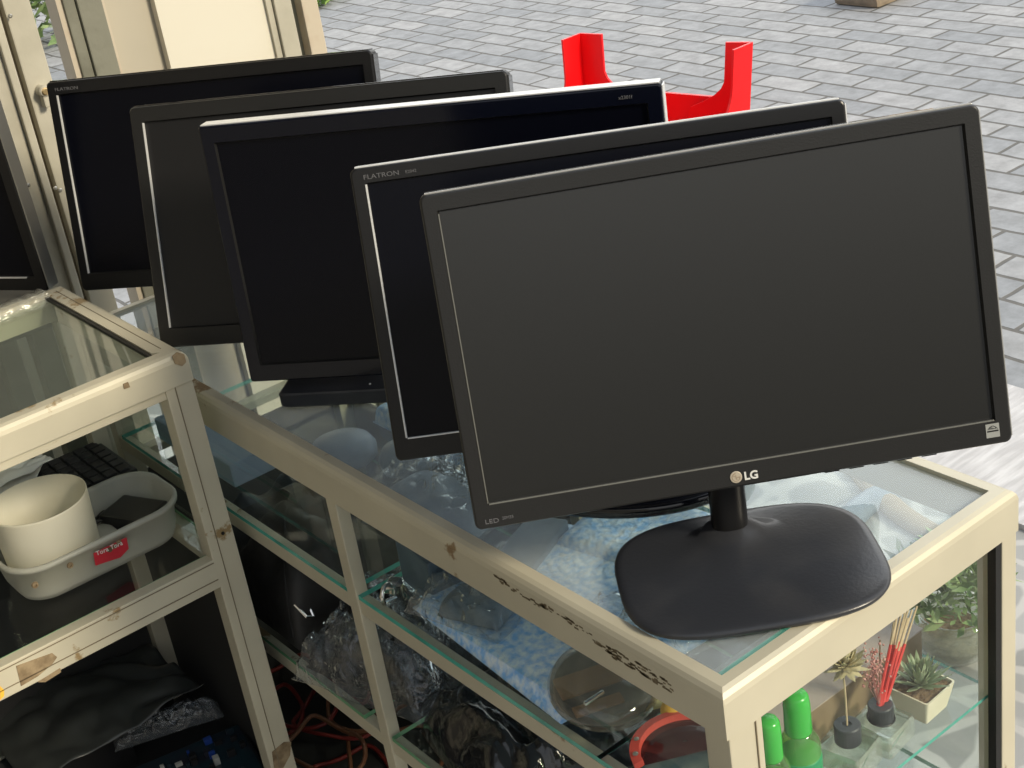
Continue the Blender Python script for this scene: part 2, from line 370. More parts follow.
lock = obj('lock_cylinder', bm, M['steel_l'], door)
bm = BM(); lathe(bm, [(.0055, 0), (.0055, .002), (.004, .003)], seg=20, mtx=Matrix.Translation(pl+Vector((0, -.0175, 0))) @ Matrix.Rotation(PI/2, 4, 'X'))
obj('keyway', bm, M['brass'], lock)
for (px, py) in ((10, 16), (55, 188), (28, 185), (47, 250), (60, 190)):
    p = aty(px, py, YW-.02 if px < 40 else YW-.012)
    bm = BM(); lathe(bm, [(.0032, 0), (.0032, .0015), (.0015, .0028)], seg=14, mtx=Matrix.Translation(p) @ Matrix.Rotation(PI/2, 4, 'X'))
    obj('screw', bm, M['screw'], door)
# posts and panels right of the opening
fr = thing('door_frame', 'door frame', 'x', (xo, YW, 0)); fr['kind'] = 'structure'; del fr['category']; del fr['label']; fr.name = 'trim_2'; ROOTM['trim_2'] = ROOTM['door_frame']
x1 = xw(55, 0); x2 = xw(61, 0); x3 = xw(73, 0); x4 = xw(99, 0); x5 = xw(101.5, 0)
obj('rusty_edge', bx((x1, YW, 0), (x2, YW+.04, 2.9)), M['rusty'], fr)
obj('steel_post', bx((x2, YW-.005, 0), (x3, YW+.04, 2.9), .002), M['steel_g'], fr)
obj('steel_post', bx((x3+.001, YW-.010, 0), (x4, YW+.04, 2.9), .002), M['steel_g'], fr)
obj('rusty_edge', bx((x4, YW-.008, 0), (x5, YW+.04, 2.9)), M['rusty'], fr)
x6 = xw(153, 0); x7 = xw(262, 0)
struct('wall_front', bx((x5, YW+.012, 0), (x6+.01, YW+.05, 2.9)), M['cream_wall_shade'])
struct('wall_right', bx((x6, YW-.004, 0), (x7, YW+.05, 2.9)), M['cream_wall'])
fr2 = thing('trim_3', '', 'x', (x7, YW, 0)); fr2['kind'] = 'structure'; del fr2['category']; del fr2['label']
a = [xw(p, 0) for p in (262, 268, 276, 286, 297, 313.5)]
obj('steel_post', bx((a[0], YW-.010, 0), (a[1], YW+.05, 2.9), .001), M['steel_l'], fr2)
obj('steel_post', bx((a[1]+.001, YW-.016, 0), (a[3], YW+.05, 2.9), .002), M['steel_l'], fr2)
obj('channel', bx((a[3], YW+.01, 0), (a[4], YW+.05, 2.9)), M['steel_g'], fr2)
obj('steel_post', bx((a[4], YW-.012, 0), (a[5], YW+.05, 2.9), .002), M['rusty'], fr2)

# ------------------------------------------------------------------ display cases
def ring_rail(bm, x0, x1, y0, y1, zt, h, w, lip=.0):
    # mitred rectangular top frame with a rounded outer shoulder
    prof = [(0, -h), (0, -.010), (.0012, -.0055), (.004, -.002), (.008, 0), (w, 0), (w, -.004), (w-.002, -h*.5), (w-.002, -h)]
    for p0, p1, s in (((x0, y1), (x0, y0), (1, 0)), ((x0, y0), (x1, y0), (0, 1)), ((x1, y0), (x1, y1), (-1, 0)), ((x1, y1), (x0, y1), (0, -1))):
        extrude_profile(bm, prof, (*p0, zt), (*p1, zt), (*s, 0), (0, 0, 1), 1, 1)
def rail_obj(i, p0, p1, s, zt, h, w, m, parent):
    prof = [(0, -h), (0, -.010), (.0012, -.0055), (.004, -.002), (.008, 0), (w, 0), (w, -.004), (w-.002, -h*.5), (w-.002, -h)]
    bm = BM(); extrude_profile(bm, prof, (*p0, zt), (*p1, zt), (*s, 0), (0, 0, 1), 1, 1)
    return obj('top_rail', bm, m, parent)
def glass_shelf(name, a, b, edge, parent):
    bm = BM(); box(bm, a, b); bm.normal_update()
    for f in bm.faces: f.material_index = 0 if abs(f.normal.z) > .5 else 1
    return obj(name, bm, None, parent, mats=[M['glass'], edge])

AX0, AX1, AY0, AY1, AZ = .628, 1.016, .688, 1.93, .85
A = thing('display_case', 'long glass display case in cream aluminium framing under the row of five monitors', 'display case', (AX0, AY0, 0))
FR = M['frame']
for i, (p0, p1, s) in enumerate((((AX0, AY1), (AX0, AY0), (1, 0)), ((AX0, AY0), (AX1, AY0), (0, 1)), ((AX1, AY0), (AX1, AY1), (-1, 0)), ((AX1, AY1), (AX0, AY1), (0, -1)))):
    rail_obj(i, p0, p1, s, AZ, .045, .0185, FR, A)
obj('top_glass', bx((AX0+.018, AY0+.018, AZ-.009), (AX1-.018, AY1-.018, AZ-.004)), M['glass_top'], A)
def cpost(x0, y0, x1, y1, z1, z0=0.0, name='corner_post', par=A, m=FR):
    bm = BM(); box(bm, (x0, y0, z0), (x1, y1, z1), .0015); return obj(name, bm, m, par)
zt = AZ-.045
cp = cpost(AX0+.004, AY0+.002, AX0+.042, AY0+.030, zt)
obj('groove', bx((AX0+.0335, AY0+.0008, 0), (AX0+.0345, AY0+.003, zt)), M['groove'], cp)
cp = cpost(AX1-.022, AY0+.002, AX1, AY0+.030, zt)
obj('gasket', bx((AX1-.0305, AY0+.003, 0), (AX1-.0225, AY0+.012, zt)), M['gasket'], A)
cpost(AX0+.002, AY1-.030, AX0+.030, AY1, zt); cpost(AX1-.030, AY1-.030, AX1, AY1, zt)
ym = 1.272
cpost(AX0+.001, ym, AX0+.017, ym+.020, zt, name='middle_post')
cpost(AX1-.020, 1.33, AX1-.002, 1.35, zt, name='middle_post')
# glass walls
obj('end_glass', bx((AX0+.042, AY0+.010, .02), (AX1-.024, AY0+.014, zt)), M['glass'], A)
obj('side_glass', bx((AX1-.012, AY0+.03, .02), (AX1-.008, AY1-.03, zt)), M['glass'], A)
obj('side_glass', bx((AX0+.022, AY0+.032, .70), (AX0+.025, ym, zt+.002)), M['glass'], A)
obj('side_glass', bx((AX0+.022, ym+.02, .70), (AX0+.025, AY1-.03, zt+.002)), M['glass'], A)
# shelf levels
S1, S2, SE = 1.6-.918, 1.6-1.12, 1.6-.979
for (y0, y1) in ((AY0+.03, ym), (ym+.02, AY1-.03)):
    obj('shelf_rail', bx((AX0+.003, y0, S1-.026), (AX0+.017, y1, S1-.006), .001), FR, A)
    obj('shelf_rail', bx((AX0+.003, y0, S2-.026), (AX0+.017, y1, S2-.006), .001), FR, A)
    obj('shelf_rail', bx((AX1-.017, max(y0, .96), S1-.026), (AX1-.003, y1, S1-.006), .001), FR, A)
obj('shelf_rail', bx((AX0+.017, AY1-.10, S1-.018), (AX1-.017, AY1-.08, S1-.006), .001), FR, A)
YB = .80                                        # the end compartment has its own lower shelf
glass_shelf('glass_shelf', (AX0+.0035, .87, S1-.006), (AX1-.014, ym, S1), M['glass_edge'], A)
glass_shelf('glass_shelf', (AX0+.0035, ym+.02, S1-.006), (AX1-.014, AY1-.04, S1), M['glass_edge'], A)
glass_shelf('glass_shelf', (AX0+.0035, .70, S1-.0065), (AX0+.075, .87, S1), M['glass_edge'], A)
glass_shelf('glass_shelf', (AX0+.08, AY0+.016, SE-.004), (AX1-.014, .90, SE), M['glass_edge'], A)
glass_shelf('glass_shelf', (AX0+.0035, 1.33, S2-.006), (AX1-.014, AY1-.04, S2), M['glass_edge_g'], A)
glass_shelf('glass_shelf', (AX0+.0035, AY0+.04, S2-.006), (AX1-.014, 1.27, S2), M['glass_edge_g'], A)
obj('bottom_panel', bx((AX0+.004, .90, .10), (AX1-.004, AY1-.004, .12)), M['dark_fill'], A)  # widened bottom, with dark boards added to darken the lower interior
obj('dark_fill_back', bx((AX1-.0075, 1.0, .12), (AX1-.004, AY1-.031, .58)), M['dark_fill'], A)
obj('dark_fill_end', bx((AX0+.031, AY1-.010, .12), (AX1-.031, AY1-.006, .60)), M['dark_fill'], A)
obj('bottom_rail', bx((AX0+.002, AY0+.03, .08), (AX0+.018, AY1-.03, .13), .001), FR, A)
# grime on the side rail
bm = BM()
for k in range(150):
    t = random.random()**1.0
    y = .98-.20*t+random.uniform(-.006, .006); z = .838-.012*t-.004*math.sin(t*9)+random.gauss(0, .0016)
    if random.random() < .45: y = random.uniform(.745, .83); z = random.uniform(.822, .833)
    s = random.uniform(.0006, .0022)
    box(bm, (AX0-.0003, y-s*1.6, z-s*.5), (AX0+.0006, y+s*1.6, z+s*.5))
obj('grime', bm, M['dirt'], A)

# second case, higher, on the left
BX1, BY0, BY1, BZ, BX0 = .600, 1.495, 1.85, .94, -.35
B = thing('display_case', 'worn cream aluminium glass counter at left holding a laptop keyboard and plastic tub', 'display case', (BX1, BY0, 0))
FB = M['frame_b']
for i, (p0, p1, s) in enumerate((((BX0, BY0), (BX1, BY0), (0, 1)), ((BX1, BY0), (BX1, BY1), (-1, 0)), ((BX1, BY1), (BX0, BY1), (0, -1)), ((BX0, BY1), (BX0, BY0), (1, 0)))):
    rail_obj(i, p0, p1, s, BZ, .038, .030 if i == 1 else .022, FB, B)
obj('groove', bx((BX1-.0175, BY0+.03, BZ-.0005), (BX1-.0165, BY1-.02, BZ+.0004)), M['groove'], B)
obj('gasket', bx((BX1-.0345, BY0+.022, BZ-.006), (BX1-.030, BY1-.022, BZ-.002)), M['gasket'], B)
obj('top_glass', bx((BX0+.022, BY0+.022, BZ-.010), (BX1-.030, BY1-.022, BZ-.005)), M['glass_b'], B)
zb = BZ-.038
def bpost(x0, y0, x1, y1, n='corner_post'): return cpost(x0, y0, x1, y1, zb, 0, n, B, FB)
cp = bpost(BX1-.036, BY0+.002, BX1-.001, BY0+.028)
obj('groove', bx((BX1-.0245, BY0+.001, 0), (BX1-.0235, BY0+.003, zb)), M['groove'], cp)
h = aty(217, 536, BY0+.002); bm = BM(); lathe(bm, [(.0022, 0), (.0022, .0012)], seg=14, mtx=Matrix.Translation((h.x+.008, BY0+.0021, h.z)) @ Matrix.Rotation(PI/2, 4, 'X'))
obj('screw_hole', bm, M['gasket'], cp)
bpost(BX1-.030, BY1-.026, BX1-.002, BY1-.001); bpost(BX0, BY0, BX0+.03, BY0+.03); bpost(BX0, BY1-.03, BX0+.03, BY1)
bpost(.115, BY1-.025, .135, BY1-.002, 'middle_post')
SB = .67
obj('front_lip', bx((BX0+.03, BY0+.004, zb-.012), (BX1-.036, BY0+.016, zb), .001), FB, B)
sr = obj('shelf_rail', bx((BX0+.03, BY0+.002, SB-.040), (BX1-.034, BY0+.020, SB), .0015), FB, B)
obj('groove', bx((BX0+.03, BY0+.0012, SB-.0285), (BX1-.036, BY0+.004, SB-.0275)), M['groove'], sr)
obj('groove', bx((BX0+.03, BY0+.0012, SB-.0045), (BX1-.036, BY0+.004, SB-.0035)), M['groove'], sr)
obj('shelf_rail', bx((BX1-.020, BY0+.03, SB-.040), (BX1-.004, BY1-.03, SB-.006), .001), FB, B)
glass_shelf('glass_shelf', (BX0+.02, BY0+.020, SB-.006), (BX1-.008, BY1-.012, SB), M['glass_edge_g'], B)
obj('side_glass', bx((BX1-.008, BY0+.03, SB+.005), (BX1-.005, BY1-.026, zb)), M['glass'], B)
obj('back_glass', bx((BX0+.03, BY1-.010, SB+.005), (BX1-.03, BY1-.007, zb)), M['glass'], B)
obj('bottom_panel', bx((BX0+.02, BY0+.02, .26), (BX1-.008, BY1-.01, .28)), M['dark_fill'], B)
obj('dark_fill_back', bx((BX0+.03, BY1-.010, .28), (BX1-.031, BY1-.006, .628)), M['dark_fill'], B)  # dark boards added where the view behind comes out too bright
obj('dark_fill_side', bx((BX1-.008, BY0+.03, 0), (BX1-.004, BY1-.027, .628)), M['dark_fill'], B)
def patch(pts, y, name, m, parent, th=.0006):
    bm = BM(); P = [aty(px, py, y) for px, py in pts]
    f = [bm.verts.new((p.x, y-th, p.z)) for p in P]; g = [bm.verts.new((p.x, y+th, p.z)) for p in P]
    bm.faces.new(f); bm.faces.new(g[::-1]); n = len(P)
    for i in range(n): bm.faces.new((f[i], g[i], g[(i+1) % n], f[(i+1) % n]))
    return obj(name, bm, m, parent)
patch([(16, 666), (52, 653), (57, 657), (52, 664), (38, 676), (21, 686)], BY0+.0018, 'worn_patch', M['rust'], sr)
patch([(38, 682), (60, 668), (61, 672), (45, 682)], BY0+.0018, 'worn_patch', M['rust'], sr)
patch([(0, 686), (4, 690), (4, 696), (0, 700)], BY0+.0018, 'worn_patch', M['yellow'], sr)
patch([(272, 752), (284, 742), (291, 742), (290, 755), (283, 768), (274, 768)], BY0+.0018, 'worn_patch', M['rust'], cp)
patch([(172, 356), (177, 352), (184, 354), (186, 362), (182, 366), (175, 364)], BY0-.0004, 'worn_patch', M['rust'], B)
patch([(123, 384), (128, 382), (130, 387), (124, 389)], BY0-.0004, 'worn_patch', M['rust'], B)
# crinkled tape over the far top rail
bm = BM(); N = 40
L = []
for i in range(N+1):
    x = BX1-.030-.16*i/N; row = []
    for j, (dy, dz) in enumerate(((-.004, -.010), (-.002, .0035), (.010, .005), (.024, .004), (.030, -.004))):
        row.append((x, BY1-.026+dy+noise.noise(Vector((i*.4, j, 0)))*.003, BZ+dz+noise.noise(Vector((i*.5, j, 5)))*.0025))
    L.append(row)
V = [[bm.verts.new(p) for p in r] for r in L]
for i in range(N):
    for j in range(4): bm.faces.new((V[i][j], V[i+1][j], V[i+1][j+1], V[i][j+1]))
tp = obj('tape', bm, M['tape'], B, smooth=True); tp['label'] = 'crinkled clear tape over the far rail'
# grey surface behind the second case
tb = thing('side_table', 'grey laminate table top behind the left counter, under the cropped monitor', 'table', (.2, 1.99, 0))
obj('table_top', bx((-.5, 1.858, .885), (.598, 2.10, .912), .003), M['table'], tb)
for x in (-.46, .55):
    for y in (1.88, 2.06): obj('leg', bx((x, y, 0), (x+.03, y+.03, .885), .002), M['steel_g'], tb)

# ------------------------------------------------------------------ monitors
def ylerp(n, y, f): return [(x, y, z) for x, z in n]
def monitor(name_label, c, yaw, tilt, w, h, bez, m_bez, m_scr, m_lip, stand, m_base=None, thick=.020, trim=None, ztable=AZ, bevel=.002, rad=.006, bottom=None):
    """c: centre of the front face in the place; bez=(side, top, bottom)"""
    rz = Matrix.Rotation(yaw, 4, 'Z')
    nb = Vector((-math.sin(yaw), math.cos(yaw), 0))         # away from the viewer
    root_p = Vector((c[0], c[1], 0))+nb*.045; root_p.z = ztable
    r = thing('monitor', name_label, 'monitor', root_p, yaw)
    T = Matrix.Translation(rz.inverted() @ (Vector(c)-root_p)) @ Matrix.Rotation(-tilt, 4, 'X')
    def P(bm): bmesh.ops.transform(bm, matrix=T, verts=bm.verts); return bm
    sb, tb_, bb = bez
    iw, ih, icz = w-2*sb, h-tb_-bb, (bb-tb_)/2
    bm = BM()
    loopfaces(bm, [ylerp(rrect(w, h, rad), thick, 0), ylerp(rrect(w, h, rad), bevel, 0), ylerp(rrect(w-bevel*.8, h-bevel*.8, rad), bevel*.3, 0), ylerp(rrect(w-2*bevel, h-2*bevel, rad*.8), 0, 0),
                   ylerp(rrect(iw+.003, ih+.003, .0008, cz=icz), 0, 0)])
    b = obj('bezel', P(bm), m_bez, r, world=False)
    bm = BM(); loopfaces(bm, [ylerp(rrect(iw+.003, ih+.003, .0008, cz=icz), 0, 0), ylerp(rrect(iw, ih, .0005, cz=icz), .0035, 0)])
    obj('inner_lip', P(bm), m_lip, b, world=False)
    bm = BM(); loopfaces(bm, [ylerp(rrect(iw+.001, ih+.001, .0005, cz=icz), .0036, 0), ylerp(rrect(iw-.001, ih-.001, .0005, cz=icz), .0036, 0)], cap1=True)
    obj('screen', P(bm), m_scr, r, world=False)
    bm = BM()
    loopfaces(bm, [ylerp(rrect(w-.002, h-.002, rad), thick*.95, 0), ylerp(rrect(w-.006, h-.006, rad), thick+.004, 0), ylerp(rrect(w-.03, h-.03, .02), thick+.010, 0),
                   ylerp(rrect(w*.6, h*.62, .03), thick+.022, 0), ylerp(rrect(w*.5, h*.5, .03), thick+.024, 0)], cap1=True)
    obj('back_shell', P(bm), M['plastic'], r, world=False, smooth=True)
    if trim:  # real trim on the middle monitor, painted sky reflection on the front two
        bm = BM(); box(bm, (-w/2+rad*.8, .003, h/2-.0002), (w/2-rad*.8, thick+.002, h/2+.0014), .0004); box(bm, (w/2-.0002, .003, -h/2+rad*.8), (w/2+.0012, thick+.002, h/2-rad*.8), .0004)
        obj('trim_glint_strip', P(bm), trim, b, world=False)
    return r, T, b, P, (rz, root_p)

def put_text(s, size, x, z, T, m, parent, name='lettering', xs=1, bold=False):
    bm = text_bm(s, size, bold=bold, xs=xs)
    bmesh.ops.transform(bm, matrix=T @ Matrix.Translation((x, -.0004, z)) @ Matrix.Rotation(PI/2, 4, 'X'), verts=bm.verts)
    return obj(name, bm, m, parent, world=False)

R = math.radians
# 1: front monitor
W1, H1 = .4635, .2865
r1, T1, b1, P1, _ = monitor('frontmost monitor, dark matte screen with a round emblem below, on a rounded square base', (.790, .818, 1.6-.525), R(-34.5), R(15.5), W1, H1, (.0145, .0155, .022), M['plastic_m'], M['scr_m'], M['lip_d'], 0, trim=M['edge_glint'])
# light on the left and bottom inner lip, painted as paler strips
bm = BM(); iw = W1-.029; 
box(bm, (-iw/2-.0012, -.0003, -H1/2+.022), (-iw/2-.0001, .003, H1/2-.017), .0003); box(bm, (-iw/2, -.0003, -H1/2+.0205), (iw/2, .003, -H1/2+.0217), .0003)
obj('lip_glint', P1(bm), M['lip'], b1, world=False)
# emblem
ex, ez = -.0065, -H1/2+.0092
bm = BM(); lathe(bm, [(.0052, 0), (.0052, .0006), (.0048, .0009)], seg=32, mtx=T1 @ Matrix.Translation((ex, 0, ez)) @ Matrix.Rotation(PI/2, 4, 'X'))
em = obj('emblem', bm, M['logo'], b1, world=False); em['label'] = 'round beige emblem'
bm = BM()
tube(bm, [(ex+.0034*math.cos(t), -.0010, ez+.0034*math.sin(t)) for t in [PI*.5+k*PI*1.5/16 for k in range(17)]], .0003, 5)
tube(bm, [(ex, -.0010, ez+.0018), (ex, -.0010, ez-.0016), (ex+.0012, -.0010, ez-.0016)], .0003, 5)
tube(bm, [(ex+.0034, -.0010, ez), (ex+.001, -.0010, ez)], .0003, 5)
box(bm, (ex-.0020, -.0012, ez+.0008), (ex-.0012, -.0009, ez+.0016))
bmesh.ops.transform(bm, matrix=T1, verts=bm.verts); obj('emblem_line', bm, M['logo_d'], em, world=False)
put_text('LG', .0098, ex+.0068, ez-.0036, T1, M['print_white'], b1, bold=True, xs=1.02)
put_text('LED', .0055, -W1/2+.0085, -H1/2+.0045, T1, M['print_grey'], b1, xs=1.3)
put_text('20M35', .0036, -W1/2+.0235, -H1/2+.0062, T1, M['print_grey'], b1)
bm = BM(); sx, sz = W1/2-.0165, -H1/2+.0125
box(bm, (sx-.0058, -.0004, sz-.006), (sx+.0058, .0002, sz+.006)); stk = obj('sticker', P1(bm), M['sticker'], b1, world=False); stk['label'] = 'small square grey energy sticker'
bm = BM()
box(bm, (sx-.0048, -.0006, sz-.0010), (sx+.0048, -.0003, sz+.0002)); 
tube(bm, [(sx-.0042+.0084*k/10, -.0004, sz+.0012+.0028*math.sin(PI*k/10)) for k in range(11)], .0003, 5)
for k in range(7): box(bm, (sx-.003+k*.0009, -.0006, sz+.0012), (sx-.0026+k*.0009, -.0003, sz+.0026+.0006*math.sin(k)))
obj('sticker_mark', P1(bm), M['plastic'], stk, world=False)
for k in range(5):
    bm = BM(); box(bm, (.070+k*.021, .004, -H1/2-.0016), (.083+k*.021, .014, -H1/2+.0004), .0006); obj('button', P1(bm), M['plastic'], r1, world=False)
# base of monitor 1: rounded square dished plate + oval column
def sup0(a, b, n=4.0, seg=64):
    o = []
    for k in range(seg):
        t = 2*PI*k/seg; ct, st = math.cos(t), math.sin(t)
        o.append((a*math.copysign(abs(ct)**(2/n), ct), b*math.copysign(abs(st)**(2/n), st)))
    return o
def sup(a, b, n=4.0, seg=64): return sup0(a, b, n, seg)
def plate_base(root, wcx, wcy, a, b, n, m, hh=.010, dome=.006, name='base', colx=.016, coly=.010, top=.11, coff=(0, .045), lean=0, neck=True, rot=0):
    cr_, sr_ = math.cos(rot), math.sin(rot)
    def sup(a_, b_, n_=4.0, seg=64): return [(x*cr_-y*sr_, x*sr_+y*cr_) for x, y in sup0(a_, b_, n_, seg)]
    Rm = ROOTM[root.name]; lc = Rm.inverted() @ Vector((wcx, wcy, root.location.z))
    bm = BM(); LL = []
    for s, z in ((.93, .0), (.985, .0015), (1, .0045), (.995, hh-.002), (.975, hh-.0004), (.93, hh)):
        LL.append([(lc.x+x*s, lc.y+y*s, z) for x, y in sup(a, b, n)])
    for s in (.8, .62, .45, .3):                            # gentle rise towards the column
        LL.append([(lc.x+x*s+(coff[0])*(1-s), lc.y+y*s+(coff[1])*(1-s), hh+dome*(1-s)**2) for x, y in sup(a, b, 2+(n-2)*s)])
    cx, cy = lc.x+coff[0], lc.y+coff[1]
    LL.append([(cx+x*1.5, cy+y*1.5, hh+dome*.9) for x, y in sup(colx, coly, 2)])
    LL.append([(cx+x*1.05, cy+y*1.05, hh+dome+.004) for x, y in sup(colx, coly, 2)])
    loopfaces(bm, LL, cap0=True, cap1=True)
    bo = obj(name, bm, m, root, world=False, smooth=True)
    if neck:
        bm = BM()
        loopfaces(bm, [[(cx+x, cy+y+dz*lean, hh+dome+dz) for x, y in sup(colx, coly, 2.4)] for dz in (0, top*.5, top)], cap1=True)
        obj('stand_column', bm, M['plastic'], root, world=False, smooth=True)
    return bo
plate_base(r1, .766, .788, .116, .092, 3.3, M['base_pl'], hh=.008, dome=.004, coff=(-.004, .058), colx=.0165, coly=.014, top=.120)

# 2
W2, H2 = .4625, .284
r2, T2, b2, P2, _ = monitor('second monitor from the front, slim glint painted along its screen lip, oval glossy base', (.830, 1.000, 1.6-.550), R(-38.6), R(15.3), W2, H2, (.0145, .016, .022), M['plastic'], M['scr_n'], M['lip_d'], 0, trim=M['silver_trim_glint'])
put_text('FLATRON', .0062, -W2/2+.012, H2/2-.0112, T2, M['print_grey'], b2, xs=1.25)
put_text('E2042', .0042, -W2/2+.052, H2/2-.0108, T2, M['print_grey'], b2)
def lipglint(W_, H_, bez, P, par, bottom=False, m=None, wd=.0018):  # pale strips painting the reflection along the screen lip
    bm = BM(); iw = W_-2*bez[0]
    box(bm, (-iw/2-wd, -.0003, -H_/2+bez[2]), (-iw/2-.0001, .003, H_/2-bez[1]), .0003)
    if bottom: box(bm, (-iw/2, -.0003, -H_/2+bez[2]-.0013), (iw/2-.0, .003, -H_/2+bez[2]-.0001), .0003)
    obj('lip_glint', P(bm), m or M['silver_trim_glint'], par, world=False)
lipglint(W2, H2, (.0145, .016, .022), P2, b2, True)
plate_base(r2, .822, 1.030, .148, .108, 2.1, M['gloss'], hh=.014, dome=.012, coff=(0, .02), top=.09, rot=R(-26))
# 3
W3, H3 = .51, .303
r3, T3, b3, P3, _ = monitor('middle monitor of the row, glossy navy black with a silver top edge', (.835, 1.289, 1.6-.5695), R(-49.0), R(4.8), W3, H3, (.017, .020, .022), M['gloss_b'], M['scr_n'], M['lip_d'], 0, trim=M['silver_trim_glint'], rad=.003)
put_text('x2301f', .0052, W3/2-.045, H3/2-.0125, T3, M['print_grey'], b3)
bm = BM(); loopfaces(bm, [[(x, y, z) for x, z in rrect(W3-.050, H3-.056, .001, cz=.0)] for y in (-.0004, .0002)]); 
bm.free()
Rm3 = ROOTM[r3.name]
bl = Rm3.inverted() @ Vector((.671, 1.44, AZ)); 
bm = BM(); LL = []
cx3, cy3, aa, bb3 = bl.x+.21, bl.y+.062, .21, .062
for s, z in ((.985, 0), (1, .002), (1, .016), (.985, .018)): LL.append([(cx3+x*s, cy3+y*s, z) for x, y in rrect(2*aa, 2*bb3, .008)])
loopfaces(bm, LL, True, True); obj('base', bm, M['base_pl'], r3, world=False)
bm = BM(); loopfaces(bm, [[(x+0, y+.045, z) for x, y in sup(.04, .012, 4)] for z in (.018, .12)], cap1=True); obj('stand_column', bm, M['plastic'], r3, world=False)
p = Rm3.inverted() @ atz(370, 384, AZ+.018)
bm = BM(); lathe(bm, [(.0015, 0), (.0012, .0008)], c=(p.x, p.y, .018), seg=12); obj('indicator', bm, M['silver_trim_glint'], r3, world=False)
# 4
W4, H4 = .4570, .287
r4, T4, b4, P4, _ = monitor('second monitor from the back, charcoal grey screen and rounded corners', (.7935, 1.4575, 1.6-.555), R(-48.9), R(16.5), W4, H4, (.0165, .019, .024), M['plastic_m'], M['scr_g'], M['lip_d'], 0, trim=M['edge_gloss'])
lipglint(W4, H4, (.0165, .019, .024), P4, b4)
plate_base(r4, .822, 1.50, .11, .085, 2.6, M['base_pl'], coff=(0, .03), top=.10)
# 5
W5, H5 = .4560, .283
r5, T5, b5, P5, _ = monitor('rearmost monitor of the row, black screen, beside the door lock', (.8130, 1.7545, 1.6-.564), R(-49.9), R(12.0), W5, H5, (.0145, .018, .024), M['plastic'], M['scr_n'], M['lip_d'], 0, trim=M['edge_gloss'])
lipglint(W5, H5, (.0145, .018, .024), P5, b5)
put_text('FLATRON', .0062, -W5/2+.012, H5/2-.0125, T5, M['print_grey'], b5, xs=1.25)
plate_base(r5, .835, 1.79, .11, .08, 2.6, M['base_pl'], coff=(0, .02), top=.09)
# 6: cropped monitor at left
d6 = ray(-3436, 290); yaw6 = math.atan2(-d6.y, -d6.x)
W6, H6 = .44, .28
ux = Vector((math.cos(yaw6), math.sin(yaw6), 0)); nb6 = Vector((-ux.y, ux.x, 0)); t6 = R(-1)
up6 = Vector((0, 0, 1))*math.cos(t6)+nb6*math.sin(t6)
br = aty(49, 291, 1.885)
c6 = br-ux*(W6/2)+up6*(H6/2)
r6, T6, b6, P6, _ = monitor('cropped monitor at the left edge, standing behind the glass counter', tuple(c6), yaw6, t6, W6, H6, (.018, .018, .020), M['plastic'], M['scr_n'], M['lip_d'], 0, ztable=.912, trim=None, thick=.022)
bm = BM(); box(bm, (W6/2-.0004, .001, -H6/2+.002), (W6/2+.0012, .022, H6/2-.002), .0004); obj('side_glint', P6(bm), M['screw'], b6, world=False)  # light on the side face, painted as a pale strip
bm = BM(); box(bm, (-W6/2+.02, -.0004, -H6/2+.0185), (W6/2-.030, .003, -H6/2+.0198), .0003); obj('lip_glint', P6(bm), M['silver_trim_glint'], b6, world=False)
plate_base(r6, c6.x+nb6.x*.05, c6.y+nb6.y*.05, .11, .05, 2.6, M['base_pl'], coff=(0, .0), top=.05, hh=.006, dome=.003)

# ------------------------------------------------------------------ red plastic seat frame outside
def wall_sweep(pts, th, z0, z1):
    """vertical band following plan points"""
    bm = BM(); n = len(pts); off = []
    for i in range(n):
        a = Vector(pts[max(i-1, 0)]); b = Vector(pts[min(i+1, n-1)]); t = (b-a).normalized(); off.append(Vector((-t.y, t.x))*th/2)
    A_ = [(Vector(p)+o) for p, o in zip(pts, off)]; B_ = [(Vector(p)-o) for p, o in zip(pts, off)]
    prism(bm, [tuple(p) for p in A_]+[tuple(p) for p in B_[::-1]], z0, z1); return bm
zr = .33
lp = [atz(*q, zr) for q in ((562, 40), (580, 33), (602, 34))]; rp = [atz(*q, zr) for q in ((726, 42), (752, 42), (733, 50))]
rc = (lp[1]+rp[1])/2
red = thing('upturned_table', 'bright red plastic furniture turned upside down on the pavers, angled legs up', 'table', (rc.x, rc.y, 0))
ud = (rp[1]-lp[1]); ud.z = 0; ulen = ud.length; ud.normalize(); vd = Vector((-ud.y, ud.x, 0))   # vd: away
if vd.dot(FW) < 0: vd = -vd
def uv(u, v): p = lp[1]+ud*u+vd*v; return (p.x, p.y)
def leg(corner, ends, zt, lean):
    # L-section leg standing on the upturned top: two flanges meeting at the corner, flaring into the skirt
    c0 = Vector((corner[0], corner[1], 0)); bm = BM(); th = .009
    for idx, e in enumerate(ends):
        d = Vector((e[0], e[1], 0))-c0; ln = d.length; d.normalize(); nn = Vector((-d.y, d.x, 0)); rows = []
        for k in range(15):
            z = .012+(zt-.012)*k/14; fl = (.13 if idx == 1 else .03)*max(0, 1-(z-.10)/.10)**2 if z < .20 else 0
            if z < .10: fl = .13 if idx == 1 else .03
            sh = lean*(1-z/zt)
            rows.append([bm.verts.new(c0+sh+d*a+nn*b+Vector((0, 0, z))) for a, b in ((0, -th/2), (ln+fl, -th/2), (ln+fl, th/2), (0, th/2))])
        for A_, B_ in zip(rows, rows[1:]):
            for k in range(4): bm.faces.new((A_[k], A_[(k+1) % 4], B_[(k+1) % 4], B_[k]))
        bm.faces.new(rows[0][::-1]); bm.faces.new(rows[-1])
    obj('leg', bm, M['red'], red)
DEP = .50
leg(lp[1], (lp[0], lp[2]), zr, -ud*.02); leg(rp[1], (rp[2], rp[0]), zr, -ud*.045)
def U(u, v): return Vector((*uv(u, v), 0))
